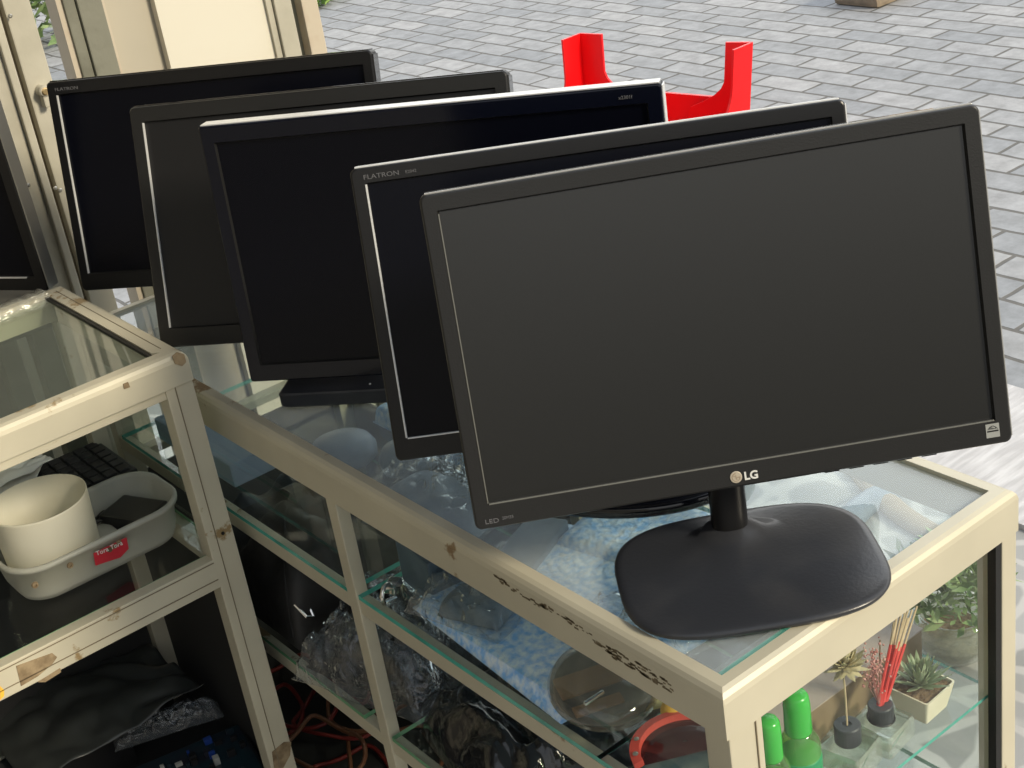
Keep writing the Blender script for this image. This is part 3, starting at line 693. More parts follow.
leg(U(0, -DEP), (U(0, -DEP+.07), U(.07, -DEP)), .20, ud*.0); leg(U(ulen-.055, -DEP), (U(ulen-.055, -DEP+.07), U(ulen-.125, -DEP)), .20, ud*.0)
# skirt + top slab
uu = ulen-.055
for (u0, v0, u1, v1) in ((.0, 0, uu, 0), (0, -DEP, uu, -DEP), (0, 0, 0, -DEP), (uu, 0, uu, -DEP)):
    a_, b_ = uv(u0, v0), uv(u1, v1); obj('skirt', wall_sweep([a_, b_], .012, .01, .135 if v0 == 0 and v1 == 0 else .10), M['red'], red)
bm = BM(); prism(bm, [uv(-.01, .01), uv(uu+.01, .01), uv(uu+.01, -DEP-.01), uv(-.01, -DEP-.01)], 0, .014); obj('table_top', bm, M['red'], red)
# stone block far off and greenery
s = atz(860, 6, 0); bm = BM(); box(bm, (s.x-.02, s.y-.11, 0), (s.x+.28, s.y+.13, .10), .02)
for v in bm.verts: v.co += Vector(noise.noise_vector(v.co*6))*.02*(1 if v.co.z > .02 else 0)
tag(obj('stone_block', bm, M['stone']), 'brown stone block lying on the pavers at the far top edge', 'stone')
def foliage(n, cx, cy, rx, ry, h, size, z0=0):
    bm = BM()
    for k in range(n):
        a = random.uniform(0, 2*PI); q = math.sqrt(random.random()); z = z0+random.random()**.8*h
        p = Vector((cx+rx*q*math.cos(a), cy+ry*q*math.sin(a), z)); d = Vector((random.gauss(0, 1), random.gauss(0, 1), random.gauss(.4, .7))).normalized()
        s_ = d.cross(Vector((random.gauss(0, 1), random.gauss(0, 1), random.gauss(0, 1)))).normalized(); L_ = size*random.uniform(.6, 1.3)
        vs = [bm.verts.new(p), bm.verts.new(p+d*L_*.5+s_*L_*.16), bm.verts.new(p+d*L_), bm.verts.new(p+d*L_*.5-s_*L_*.16)]
        bm.faces.new(vs)
    return bm
g = atz(45, 60, 0)
for nm, (gx, gy), lab in (('shrub', (g.x+.05, g.y+.55), 'leafy green shrub seen through the gap beside the door'),):
    o = obj(nm, foliage(1500, gx, gy, .45, .35, .8, .12), M['leaf2']); tag(o, lab, 'shrub')
gg = atz(340, 3, 0)
o = obj('grass', foliage(2500, gg.x-.25, gg.y+.55, .6, .55, .07, .08), M['leaf3']); tag(o, 'patch of yellow green grass at the edge of the paving', 'grass', kind='stuff')

# ------------------------------------------------------------------ things in and on the cases
def pillow(c, dims, yaw=0, n=26, amp=.25, freq=9, seed=0, power=4, base_round=True):
    lx, ly, lz = dims; bm = BM(); Rz = Matrix.Rotation(yaw, 4, 'Z'); c = Vector(c)
    def pt(u, v, top):
        e = (max(0, 1-abs(u)**power)*max(0, 1-abs(v)**power))**.5
        q = Vector((u*lx*freq/2, v*ly*freq/2, seed*3.7))
        r = 1-abs(noise.noise(q*1.6))*2; r2 = noise.noise(q*3.1+Vector((5, 1, 2)))
        z = lz*e*(1-amp+amp*r+amp*.5*r2) if top else 0
        ro = 1+.06*noise.noise(q*.7+Vector((9, 9, 9)))
        return c+Rz @ Vector((u*lx/2*ro, v*ly/2*ro, max(z, 0)+(0.0012 if top else 0)))
    T = [[bm.verts.new(pt(-1+2*i/n, -1+2*j/n, True)) for j in range(n+1)] for i in range(n+1)]
    Bt = [[bm.verts.new(pt(-1+2*i/n, -1+2*j/n, False)) for j in range(n+1)] for i in range(n+1)]
    for i in range(n):
        for j in range(n):
            bm.faces.new((T[i][j], T[i+1][j], T[i+1][j+1], T[i][j+1])); bm.faces.new((Bt[i][j], Bt[i][j+1], Bt[i+1][j+1], Bt[i+1][j]))
    for i in range(n):
        bm.faces.new((T[i][0], Bt[i][0], Bt[i+1][0], T[i+1][0])); bm.faces.new((T[i][n], T[i+1][n], Bt[i+1][n], Bt[i][n]))
        bm.faces.new((T[0][i], T[0][i+1], Bt[0][i+1], Bt[0][i])); bm.faces.new((T[n][i], Bt[n][i], Bt[n][i+1], T[n][i+1]))
    return bm
def rotbox(c, dims, yaw, bev=.001):
    return bx((-dims[0]/2, -dims[1]/2, 0), (dims[0]/2, dims[1]/2, dims[2]), bev, Matrix.Translation(c) @ Matrix.Rotation(yaw, 4, 'Z'))

# --- left counter shelf
lt = thing('keyboard', 'black laptop keyboard deck lying behind the plastic tub', 'keyboard', (.40, 1.775, SB))
obj('deck', bx((.22, 1.712, SB), (.580, 1.838, SB+.046), .003), M['lapt'], lt)
kz = SB+.046; km = None
rows = 6
for r_ in range(rows):
    y = 1.718+r_*.0192; x = .574
    pat = [1]*18 if r_ not in (0, 2) else ([1, 1, 1, 1, 1.6, 1, 1, 1, 1, 1, 1, 1, 1, 1, 1] if r_ == 2 else [1, 1, 1, 1.3, 1, 1, 4, 1, 1, 1])
    for wd in pat:
        L_ = .0172*wd; 
        if x-L_ < .232: break
        if wd == 1 and km:
            k = bpy.data.objects.new('key', km); COL.objects.link(k); k.parent = lt
            k.location = Vector((x-L_/2, y+.0085, kz))-Vector(lt.location)
        else:
            bm = BM(); box(bm, (-L_/2+.0012, -.0078, 0), (L_/2-.0012, .0078, .0035), .001)
            k = obj('key', bm, M['key'], lt, world=False); k.location = Vector((x-L_/2, y+.0085, kz))-Vector(lt.location)
            if wd == 1: km = k.data
            if wd > 1:
                kb = bx((-.002, -.0006, .0035), (.002, .0006, .0038)); q = obj('legend', kb, M['grey_key'], k, world=False)
        x -= L_+.0012
def sheet(corners, nz, n=20, amp=.004, freq=20, th=.0008, seed=0, fold=0):
    bm = BM(); a, b, c, d = [Vector(p) for p in corners]
    def pt(u, v, o):
        p = (a*(1-u)+b*u)*(1-v)+(d*(1-u)+c*u)*v
        q = Vector((u*freq*.3, v*freq*.3, seed)); h = abs(noise.noise(q))*amp*2+noise.noise(q*2.3)*amp*.6+fold*math.sin(u*PI*1.1)*math.sin(v*PI)
        return p+Vector((0, 0, h+o))
    T = [[bm.verts.new(pt(i/n, j/n, th)) for j in range(n+1)] for i in range(n+1)]; Bt = [[bm.verts.new(pt(i/n, j/n, 0)) for j in range(n+1)] for i in range(n+1)]
    for i in range(n):
        for j in range(n):
            bm.faces.new((T[i][j], T[i+1][j], T[i+1][j+1], T[i][j+1])); bm.faces.new((Bt[i][j], Bt[i][j+1], Bt[i+1][j+1], Bt[i+1][j]))
        bm.faces.new((T[i][0], Bt[i][0], Bt[i+1][0], T[i+1][0])); bm.faces.new((T[i][n], T[i+1][n], Bt[i+1][n], Bt[i][n]))
        bm.faces.new((T[0][i], T[0][i+1], Bt[0][i+1], Bt[0][i])); bm.faces.new((T[n][i], Bt[n][i], Bt[n][i+1], T[n][i+1]))
    return bm
zk = kz+.0045
tag(obj('paper_sheet', sheet([(.33, 1.765, zk), (.46, 1.775, zk), (.50, 1.832, zk), (.33, 1.836, zk)], 1, amp=.0008, seed=3), M['paper'], smooth=True), 'flat white paper sheet on the far keys of the laptop keyboard', 'paper')
tag(obj('paper_scrap', sheet([(.42, 1.795, zk+.009), (.505, 1.802, zk+.010), (.498, 1.830, zk+.012), (.43, 1.836, zk+.009)], 1, amp=.006, freq=6, seed=8), M['paper'], smooth=True), 'crumpled white paper scrap on top of the flat sheet', 'paper')
# tub
tx0, tx1, ty0, ty1, th_ = .356, .580, 1.567, 1.700, .054
tcx, tcy = (tx0+tx1)/2, (ty0+ty1)/2
tub = thing('plastic_tub', 'shallow cloudy plastic tub with rounded corners and a red sticker', 'tub', (tcx, tcy, SB))
def rl(w_, d_, r_, z, n=8): return [(tcx+x, tcy+y, z) for x, y in rrect(w_, d_, r_, n)]
tw, td = tx1-tx0, ty1-ty0
bm = BM()
loopfaces(bm, [rl(tw-.040, td-.040, .030, SB+.0005), rl(tw-.024, td-.024, .036, SB+.002), rl(tw-.016, td-.016, .04, SB+.010), rl(tw-.004, td-.004, .044, SB+th_-.006), rl(tw+.004, td+.004, .047, SB+th_-.006), rl(tw+.005, td+.005, .047, SB+th_),
               rl(tw-.004, td-.004, .044, SB+th_+.001), rl(tw-.008, td-.008, .042, SB+th_-.004), rl(tw-.019, td-.019, .038, SB+.011), rl(tw-.027, td-.027, .034, SB+.004), rl(tw-.044, td-.044, .028, SB+.003)], True, True)
obj('shell', bm, M['tub'], tub, smooth=True)
yt = ty0+.0005
P_ = [aty(*q, yt) for q in ((93, 553), (126, 537), (129, 549), (121, 558), (108, 562), (96, 566))]
bm = BM(); f = [bm.verts.new((p.x, yt-.002+.006*max(0, (SB+.045-p.z)/.045), p.z)) for p in P_]; g_ = [bm.verts.new(v.co+Vector((0, .0006, 0))) for v in f]
bm.faces.new(f); bm.faces.new(g_[::-1])
st = obj('sticker', bm, M['reddot'], tub); st['label'] = 'torn red sticker with pale lettering'
bm = text_bm('Tora Tora', .0082); bmesh.ops.transform(bm, matrix=Matrix.Translation((P_[0].x+.002, yt-.0028, P_[0].z-.004)) @ Matrix.Rotation(R(3), 4, 'Y') @ Matrix.Rotation(PI/2, 4, 'X'), verts=bm.verts)
obj('lettering', bm, M['paper'], st)
bm = BM()
for k, (dx, dz, r_) in enumerate(((.020, -.005, .0035), (.027, -.004, .003), (.033, -.001, .0035))):
    lathe(bm, [(r_, 0), (r_*.8, .0006)], seg=14, mtx=Matrix.Translation((P_[0].x+dx, yt-.0018, P_[0].z+dz)) @ Matrix.Rotation(PI/2, 4, 'X'))
obj('sticker_blot', bm, M['soil'], st)
for q in ((71, 566), (36, 586)):
    p = aty(*q, yt); bm = BM(); lathe(bm, [(.0042, 0), (.0036, .003), (.0018, .0032), (.0018, .001)], seg=16, mtx=Matrix.Translation((p.x, yt+.004, p.z)) @ Matrix.Rotation(PI/2, 4, 'X'))
    obj('rivet', bm, M['rust'], tub)
# cup
cc = Vector((.424, 1.634, SB+.0035))
cup = thing('round_container', 'off white open round plastic container standing in the tub', 'container', cc)
bm = BM(); lathe(bm, [(.050, 0), (.0545, .004), (.0565, .03), (.0595, .098), (.0595, .1005), (.0582, .1005), (.0552, .03), (.051, .006), (.001, .005)], c=cc, seg=48)
obj('body', bm, M['cup'], cup, smooth=True)
bm = BM(); box(bm, (cc.x-.002, cc.y+.010, cc.z+.0055), (cc.x+.005, cc.y+.014, cc.z+.022), .001); tag(obj('black_peg', bm, M['plastic']), 'small black peg lying inside the off white container', 'peg')
# gadgets in tub
z_ = SB+.0045
ad = thing('power_adapter', 'flat black adapter box in the right end of the tub', 'adapter', (.535, 1.640, z_), R(25))
obj('body', bx((-.026, -.036, 0), (.026, .036, .030), .003), M['chip'], ad, world=False)
for k in range(3): obj('contact', bx((-.020+k*.015, .0355, .012), (-.013+k*.015, .040, .018), .0005), M['palechip'], ad, world=False)
bm = BM(); tube(bm, [(.505+.017*math.cos(t), 1.668+.011*math.sin(t), z_+.032+.004*math.sin(3*t)) for t in [k*2*PI/20 for k in range(20)]], .0022, 6, closed=True)
bmesh.ops.translate(bm, vec=(-.01, 0, -.012), verts=bm.verts); tag(obj('cable_loop', bm, M['blackcable'], smooth=True), 'small looped black cable beside the adapter box in the tub', 'cable')
bm = BM(); box(bm, (.480, 1.620, z_), (.505, 1.66, z_+.018), .003); tag(obj('plastic_bracket', bm, M['palechip']), 'small pale bracket between container and adapter in the tub', 'bracket')

# --- left counter, lower level
ZB = .28
c1, c2, c3, c4_ = atz(-40, 700, .37), atz(150, 647, .385), atz(206, 690, .385), atz(30, 790, .36)
tag(obj('plastic_sheet', sheet([c1, c2, c3, c4_], 1, n=44, amp=.011, freq=11, th=.0012, seed=12, fold=.02), M['sheet'], smooth=True), 'dark plastic sheet with a pale front edge draped in the left counter', 'plastic sheet')
o_ = bpy.data.objects['plastic_sheet']
pr = thing('cardboard_box', 'black box holding up the dark plastic sheet in the left counter', 'box', (.42, 1.70, ZB))
pb = (c1+c2+c3+c4_)/4
obj('box_body', bx((pb.x-.16, max(pb.y-.05, BY0+.04), ZB), (pb.x+.03, BY1-.02, .352), .002), M['chip'], pr); obj('lid_flap', bx((pb.x-.158, pb.y-.03, .352), (pb.x+.028, BY1-.022, .354)), M['lapt'], pr)
bd = thing('circuit_board', 'loose dark circuit board with chips and pale connectors, bottom left', 'circuit board', (.50, 1.60, ZB), R(-12))
obj('board', bx((-.085, -.07, .03), (.080, .07, .0325)), M['pcb'], bd, world=False)
obj('tray', bx((-.09, -.075, 0), (.085, .075, .03), .002), M['chip'], bd, world=False)
for k in range(46):
    x, y = random.uniform(-.08, .072), random.uniform(-.066, .060); s1, s2, s3 = random.uniform(.003, .012), random.uniform(.003, .010), random.uniform(.003, .012)
    obj('component', bx((x, y, .0325), (x+s1, y+s2, .0325+s3), .0005), M[random.choice(['chip', 'chip', 'bluechip', 'palechip', 'chip', 'pcb'])], bd, world=False)
q = atz(175, 715, .33)
tag(obj('bubble_wrap_roll', pillow((q.x-.02, q.y-.02, ZB+.052), (.15, .035, .03), R(-20), amp=.5, freq=90, seed=4), M['film'], smooth=True), 'crinkled clear wrap lying on the circuit board', 'plastic wrap')
pl_ = aty(30, 625, 1.62)
for k, (px, py, zz, nm) in enumerate(((25, 620, .58, 'metal_bracket'),)):
    p = atz(px, py, zz-.02); bm = BM(); box(bm, (p.x-.05, p.y-.012, .40), (p.x+.012, p.y+.012, .404), .001); box(bm, (p.x-.05, p.y-.012, .404), (p.x-.046, p.y+.012, .43)); box(bm, (p.x+.008, p.y-.012, .404), (p.x+.012, p.y+.012, .43))
    bmesh.ops.translate(bm, vec=(0, 0, .0), verts=bm.verts)
    # standing on the draped box lid
    tag(obj(nm, bm, M['steel_g']), 'grey metal bracket lying on the black box in the left counter', 'bracket')
    bpy.data.objects[nm].location.z = .356; bpy.data.objects[nm].location.y = 1.80; bpy.data.objects[nm].location.x = .33

# --- long case, upper shelf
def T_(name, bm, m, label, cat, smooth=False, group=None): return tag(obj(name, bm, M[m], smooth=smooth), label, cat, group)
T_('blue_filler', rotbox((.712, 1.72, S1), (.10, .22, .034), 0, .003), 'pale_blue', 'pale blue block added for the bluish view past the far shelf end', 'box')  # block added in place of bluish tones seen beyond the case
T_('grey_bowl', (lambda bm: (lathe(bm, [(.045, 0), (.046, .012), (.040, .022), (.015, .027), (.002, .027)], c=(.800, 1.56, S1), seg=36), bm)[1])(BM()), 'blue_box', 'slate grey upturned bowl on the shelf, the farther of two', 'bowl', True, 'upturned bowls')
T_('grey_bowl', (lambda bm: (lathe(bm, [(.038, 0), (.040, .012), (.034, .024), (.015, .030), (.002, .030)], c=(.845, 1.47, S1), seg=36), bm)[1])(BM()), 'blue_box', 'slate grey upturned bowl on the shelf, the nearer of two', 'bowl', True, 'upturned bowls')
T_('plastic_pouch', pillow((.80, 1.345, S1), (.12, .16, .035), R(18), seed=2, amp=.3), 'blue_box', 'crumpled slate blue pouch behind the middle post', 'pouch', True)
T_('clear_bag', pillow((.86, 1.36, S1), (.20, .20, .055), R(8), seed=6, amp=.45, freq=30), 'film', 'crinkled clear bag over the slate blue pouch', 'plastic bag', True)
T_('plastic_case', rotbox((.705, 1.215, S1), (.055, .075, .058), R(-6), .003), 'blue_box', 'slate blue upright case next to the silver clip', 'case')
T_('plastic_case', rotbox((.800, 1.165, S1), (.10, .05, .030), R(25), .003), 'blue_box', 'low slate blue case between the blue fabric piles', 'case')
T_('folded_fabric', pillow((.757, 1.058, S1), (.215, .27, .018), R(-4), amp=.12, freq=5, seed=11, power=14), 'blue_cloth', 'mottled light blue folded fabric on the shelf near the disc', 'fabric', True)
T_('folded_fabric', pillow((.905, 1.06, S1), (.13, .22, .030), R(12), amp=.15, freq=6, seed=14, power=12), 'blue_cloth', 'mottled light blue folded fabric at the far side of the shelf, under the front monitor', 'fabric', True)
T_('folded_fabric', pillow((.93, 1.50, S1), (.10, .22, .030), R(0), amp=.15, freq=6, seed=15, power=12), 'blue_cloth', 'mottled light blue fabric strip behind the slate pouch', 'fabric', True)
T_('dark_pouch', pillow((.688, 1.115, S1+.021), (.050, .075, .024), R(20), seed=21, amp=.3, freq=14), 'blue_box', 'dark pouch in clear film lying on the blue fabric', 'pouch', True)
T_('clear_bag', pillow((.690, 1.125, S1+.0205), (.085, .125, .036), R(14), seed=9, amp=.5, freq=34), 'film', 'shiny clear film wrapped over the dark pouch', 'plastic bag', True)
T_('clear_bag', pillow((.79, .97, S1+.002), (.17, .13, .036), R(-10), seed=19, amp=.5, freq=26), 'film', 'crinkled clear bag below the square monitor base', 'plastic bag', True)
T_('cream_packet', pillow((.770, .945, S1+.0005), (.09, .055, .010), R(20), amp=.2, freq=6, seed=5, power=10), 'pot', 'cream paper packet under the crinkled clear bag', 'packet', True)
# silver clip
cl = thing('metal_clip', 'small silver clip beside the middle post', 'clip', (.648, 1.235, S1), R(30))
bm = BM(); tube(bm, [(-.010, 0, .003), (-.012, 0, .014), (-.004, 0, .021), (.006, 0, .019), (.012, 0, .012)], .0028, 8); obj('wire_loop', bm, M['chrome'], cl, world=False, smooth=True)
bm = BM(); box(bm, (.004, -.007, .006), (.026, .007, .015), .001); obj('clamp', bm, M['chrome'], cl, world=False)
bm = BM(); tube(bm, [(-.006, .004, .002), (.006, -.006, .002), (.016, .003, .002)], .002, 6); obj('foot', bm, M['chrome'], cl, world=False)
# smoky disc with brown label
dc = thing('clear_disc_case', 'smoky clear round case with a brown label near the case corner', 'disc case', (.692, .925, S1), R(10))
Td = Matrix.Translation((0, 0, .016)) @ Matrix.Rotation(R(14), 4, 'X') @ Matrix.Rotation(R(-6), 4, 'Y')
bm = BM(); lathe(bm, [(.052, -.003), (.054, 0), (.050, .010), (.038, .0165), (.002, .019)], seg=48, mtx=Td); obj('dome', bm, M['disc'], dc, world=False, smooth=True)
bm = BM(); box(bm, (-.044, -.012, 0), (.040, .014, .003), .001, mtx=Td @ Matrix.Rotation(R(-28), 4, 'Z') @ Matrix.Translation((0, .008, .003))); obj('brown_label', bm, M['discbrown'], dc, world=False)
bm = BM(); box(bm, (-.030, -.006, 0), (.020, .006, .003), .001, mtx=Td @ Matrix.Rotation(R(-28), 4, 'Z') @ Matrix.Translation((-.01, -.022, .003))); obj('brown_label', bm, M['discbrown'], dc, world=False)
bm = BM(); lathe(bm, [(.048, 0), (.048, .002)], seg=40, mtx=Td @ Matrix.Translation((0, 0, -.001))); obj('dark_card', bm, M['darkteal'], dc, world=False)
T_('silver_pin', bx((.650, .900, S1+.031), (.674, .9035, S1+.034), .0005), 'chrome', 'thin silver bar lying on the smoky round case', 'bar')
# red framed lens
rg = thing('red_framed_lens', 'red curved plastic frame around a dark lens, bottom of the long case', 'goggles', (.680, .800, S1), R(-28))
bm = BM(); N = 26; pin, pout = [], []
pts = [(.046*math.cos(t), .040*math.sin(t), .020+.004*math.sin(t)) for t in [R(-10)+k*R(200)/N for k in range(N+1)]]
LL = []
for k, p in enumerate(pts):
    t = R(-10)+k*R(200)/N; cx_, sx_ = math.cos(t), math.sin(t)
    LL.append([(p[0]-cx_*.005, p[1]-sx_*.005, p[2]-.003), (p[0]+cx_*.004, p[1]+sx_*.004, p[2]-.005), (p[0]+cx_*.005, p[1]+sx_*.005, p[2]+.002), (p[0]-cx_*.004, p[1]-sx_*.004, p[2]+.004)])
loopfaces(bm, LL, True, True); obj('frame_band', bm, M['redband'], rg, world=False, smooth=False)
bm = BM(); loopfaces(bm, [[(p[0]*.93, p[1]*.93, p[2]-.003) for p in pts], [(p[0]*.5, p[1]*.5, .024) for p in pts], [(p[0]*.05, p[1]*.05, .026) for p in pts]]); obj('lens', bm, M['lens'], rg, world=False, smooth=True)
bm = BM(); lathe(bm, [(.047, 0), (.047, .003), (.043, .014), (.041, .014), (.041, .003)], seg=40); obj('rim_base', bm, M['darkteal'], rg, world=False)
for a_ in (R(150), R(178)):
    bm = BM(); lathe(bm, [(.0026, 0), (.0026, .001), (.001, .0018)], c=(.046*math.cos(a_), .040*math.sin(a_), .0245), seg=14); obj('screw', bm, M['screw'], rg, world=False)
T_('yellow_card', rotbox((.725, .885, S1+.0002), (.030, .026, .003), R(-30), .0006), 'sponge', 'dull yellow square card beside the smoky round case', 'card')
yk = thing('yellow_torch', 'small yellow capped torch with a black stem at the case corner', 'torch', (.716, .846, S1-.0), R(20))
bm = BM(); lathe(bm, [(.010, 0), (.012, .004), (.013, .016), (.011, .024), (.006, .028), (.002, .029)], seg=26, mtx=Matrix.Translation((0, 0, .012)) @ Matrix.Rotation(R(-60), 4, 'Y')); 
bmesh.ops.translate(bm, vec=(0.006, 0, 0.0), verts=bm.verts); obj('cap', bm, M['yellow'], yk, world=False, smooth=True)
bm = BM(); lathe(bm, [(.0075, -.020), (.0095, -.018), (.0095, .001)], seg=22, mtx=Matrix.Translation((.006, 0, .012)) @ Matrix.Rotation(R(-60), 4, 'Y')); obj('stem', bm, M['chip'], yk, world=False)

# --- long case, lower shelf
T_('black_bag', pillow((.74, 1.40, S2), (.17, .19, .085), R(15), seed=31, amp=.3, freq=14), 'shiny_bag', 'black bag in crinkled shiny film behind the middle post', 'bag', True)
T_('clear_bag', pillow((.735, 1.385, S2+.0005), (.20, .21, .098), R(15), seed=33, amp=.4, freq=26), 'film', 'clear film over the black bag behind the middle post', 'plastic bag', True)
bp_ = thing('shoulder_bag', 'black fabric bag with a chrome buckle at the far end of the lower shelf', 'bag', (.76, 1.64, S2), 0)
obj('body', pillow((0, 0, 0), (.22, .26, .135), 0, seed=41, amp=.25, freq=9), M['blackbag'], bp_, world=False, smooth=True)
for k, (a_, b_) in enumerate((((-.10, -.12), (.08, .10)), ((-.02, -.13), (.02, .12)))):
    bm = BM(); pts = []
    for i in range(15):
        t = i/14; x, y = a_[0]*(1-t)+b_[0]*t, a_[1]*(1-t)+b_[1]*t; pts.append((x, y, .012+.125*math.sin(PI*t)**.5))
    L0 = []
    for p in pts: L0.append([(p[0]-.011, p[1], p[2]), (p[0]+.011, p[1], p[2]), (p[0]+.011, p[1], p[2]+.003), (p[0]-.011, p[1], p[2]+.003)])
    loopfaces(bm, L0, True, True); obj('strap', bm, M['blackbag'], bp_, world=False)
bm = BM(); tube(bm, [(-.095, -.115, .055), (-.090, -.130, .040), (-.080, -.130, .035), (-.078, -.118, .05), (-.086, -.10, .07)], .0022, 6, closed=True); obj('buckle', bm, M['chrome'], bp_, world=False)
T_('black_bag', pillow((.73, 1.13, S2), (.18, .22, .075), R(-10), seed=51, amp=.35, freq=14), 'shiny_bag', 'black shiny plastic bag on the lower shelf, nearer the corner post', 'bag', True)
T_('black_bag', pillow((.88, 1.28, S2), (.16, .30, .095), R(5), seed=53, amp=.3, freq=10), 'blackbag', 'dull black bag along the far side of the lower shelf', 'bag', True)
T_('blue_packet', rotbox((.700, .975, S2), (.040, .045, .045), R(30), .002), 'blue_cloth', 'small blue packet on the lower shelf below the smoky disc', 'packet')
T_('black_bag', pillow((.77, .90, S2), (.16, .14, .04), R(30), seed=55, amp=.3, freq=10), 'shiny_bag', 'low black bag beside the small blue packet', 'bag', True)
random.seed(5)
for k in range(9):
    c_ = atz(random.uniform(275, 400), random.uniform(690, 790), .16); r0 = random.uniform(.035, .07); ph = random.random()*6
    c_.x = max(.70, min(.93, c_.x)); c_.y = max(1.2, min(1.82, c_.y))
    bm = BM(); zc = .126+k*.011
    tube(bm, [(c_.x+r0*math.cos(t)*(1+.2*math.sin(2*t+ph)), c_.y+r0*1.3*math.sin(t)*(1+.2*math.cos(3*t+ph)), zc+.004*math.sin(3*t+ph)) for t in [i*2*PI/40 for i in range(40)]], .0035, 6, closed=True)
    tag(obj('cable', bm, M[['redcable', 'redcable', 'orangecable'][k % 3]], smooth=True), 'reddish looped cable in the tangle at the bottom of the long case', 'cable', 'tangled cables at the case bottom')

# --- end compartment
bxx = thing('cardboard_box', 'low cardboard box, mauve on top with a brown side, behind the green bottles', 'box', (.88, .83, SE))
obj('box_side', bx((.775, .777, SE), (.985, .888, SE+.046), .0008), M['kraft'], bxx); obj('box_lid', bx((.774, .776, SE+.0465), (.986, .889, SE+.048)), M['mauve'], bxx)
def green_bottle(x, y, label, h0=.118, s=1.0):
    r = thing('green_bottle', label, 'bottle', (x, y, SE), 0, 'green capped bottles')
    bm = BM(); lathe(bm, [(.0155*s, 0), (.017*s, .003), (.017*s, h0-.060), (.0155*s, h0-.052), (.0115*s, h0-.044), (.0105*s, h0-.042)], seg=30); obj('body', bm, M['greenglass'], r, world=False, smooth=True)
    bm = BM(); lathe(bm, [(.0172*s, .012), (.0174*s, .014), (.0174*s, h0-.070), (.0172*s, h0-.068)], seg=30); lb = obj('label_band', bm, M['greenlabel'], r, world=False, smooth=True)
    bm = BM(); lathe(bm, [(.0050, 0), (.0048, .0006)], seg=18, mtx=Matrix.Rotation(R(-28), 4, 'Z') @ Matrix.Translation((0, -.0174*s, h0-.080)) @ Matrix.Rotation(PI/2, 4, 'X')); obj('red_mark', bm, M['reddot'], lb, world=False)
    bm = BM(); prof = [(.0108*s, h0-.043), (.0112*s, h0-.041), (.0108*s, h0-.012), (.0100*s, h0-.004), (.0080*s, h0), (.001, h0)]
    lathe(bm, prof, seg=30); obj('cap', bm, M['greencap'], r, world=False, smooth=True)
p = aty(795, 697, .748); green_bottle(p.x+.001, .748, 'taller green capped bottle, right one of the pair by the corner post', p.z-SE+.004, 1.14)
p2 = aty(769, 722, .746); green_bottle(p2.x-.001, .746, 'shorter green capped bottle, left one of the pair by the corner post', p2.z-SE+.004, 1.0)
def diffuser(x, y, s, hb, yaw, label, cr, ch):
    r = thing('diffuser_bottle', label, 'diffuser bottle', (x, y, SE), yaw, 'reed diffuser bottles')
    bm = BM(); LL = []
    for sc_, z in ((.9, 0), (1, .003), (1, hb-.004), (.93, hb)): LL.append([(a*sc_, b*sc_, z) for a, b in rrect(s, s, .003, 3)])
    for sc_, z in ((.80, hb-.004), (.86, hb-.007), (.86, .008), (.8, .006)): LL.append([(a*sc_, b*sc_, z) for a, b in rrect(s, s, .003, 3)])
    loopfaces(bm, LL, True, True); obj('glass_body', bm, M['clearbottle'], r, world=False)
    bm = BM(); lathe(bm, [(cr*.95, hb), (cr, hb+.001), (cr, hb+ch-.001), (cr*.93, hb+ch), (cr*.35, hb+ch), (cr*.3, hb+ch-.002)], seg=28); obj('cap', bm, M['blackcap'], r, world=False)
    return r
zc_ = 1.6
d1 = aty(849, 757, .738); d1b = aty(815, 757, .738).x, aty(884, 757, .738).x
hb1 = d1.z-SE-.003
D1 = diffuser(d1.x, .738, .046, max(hb1, .03), R(11), 'square glass reed diffuser with a dried flower on its stick', .0125, .020)
d2 = aty(881, 717, .738); hb2 = max(d2.z-SE-.002, .02)
D2 = diffuser(d2.x, .738, .046, hb2, R(8), 'square glass reed diffuser with red sticks, beside the white pot', .0120, .018)
bm = BM(); tube(bm, [(.0128*math.cos(t), .0128*math.sin(t), hb2+.002+.0015*math.sin(t)) for t in [k*2*PI/24 for k in range(24)]], .0009, 5, closed=True); obj('cord', bm, M['chip'], D2, world=False)
# flower on stick
ztop1 = SE+max(hb1, .03)+.017
fl = thing('dried_flower', 'beige dried flower on a thin stick standing in the left diffuser', 'flower', (d1.x, .738, ztop1-.012))
fh = aty(843, 668, .742)
tip = Vector((fh.x, fh.y, fh.z)); b0 = Vector((d1.x, .738, ztop1-.004))
bm = BM(); tube(bm, [b0, b0.lerp(tip, .5)+Vector((.0006, 0, 0)), tip], .0009, 6); obj('stem', bm, M['wood'], fl)
def petals(n, c, L_, wd, spread, up, m_count_seed, droop=0):
    random.seed(m_count_seed); bm = BM()
    for k in range(n):
        a = k*2.39996; el = spread[0]+(spread[1]-spread[0])*(k/n); d = Vector((math.cos(a)*math.cos(el), math.sin(a)*math.cos(el), math.sin(el)))
        s = d.cross(Vector((0, 0, 1)));  s = s.normalized() if s.length > .01 else Vector((1, 0, 0)); nn = s.cross(d); ll = L_*random.uniform(.8, 1.15)
        prev = None
        for i in range(6):
            t = i/5; p_ = Vector(c)+d*ll*t+nn*up*ll*t*t-Vector((0, 0, 1))*droop*ll*t*t; ww = wd*(math.sin(PI*min(1, t*.9+.08)))**.8*(1 if t < .98 else .1); thk = wd*.18
            cur = [bm.verts.new(p_-s*ww), bm.verts.new(p_+nn*thk*(-1)), bm.verts.new(p_+s*ww), bm.verts.new(p_+nn*thk*.5)]
            if prev:
                for q_ in range(4): bm.faces.new((prev[q_], prev[(q_+1) % 4], cur[(q_+1) % 4], cur[q_]))
            prev = cur
    return bm
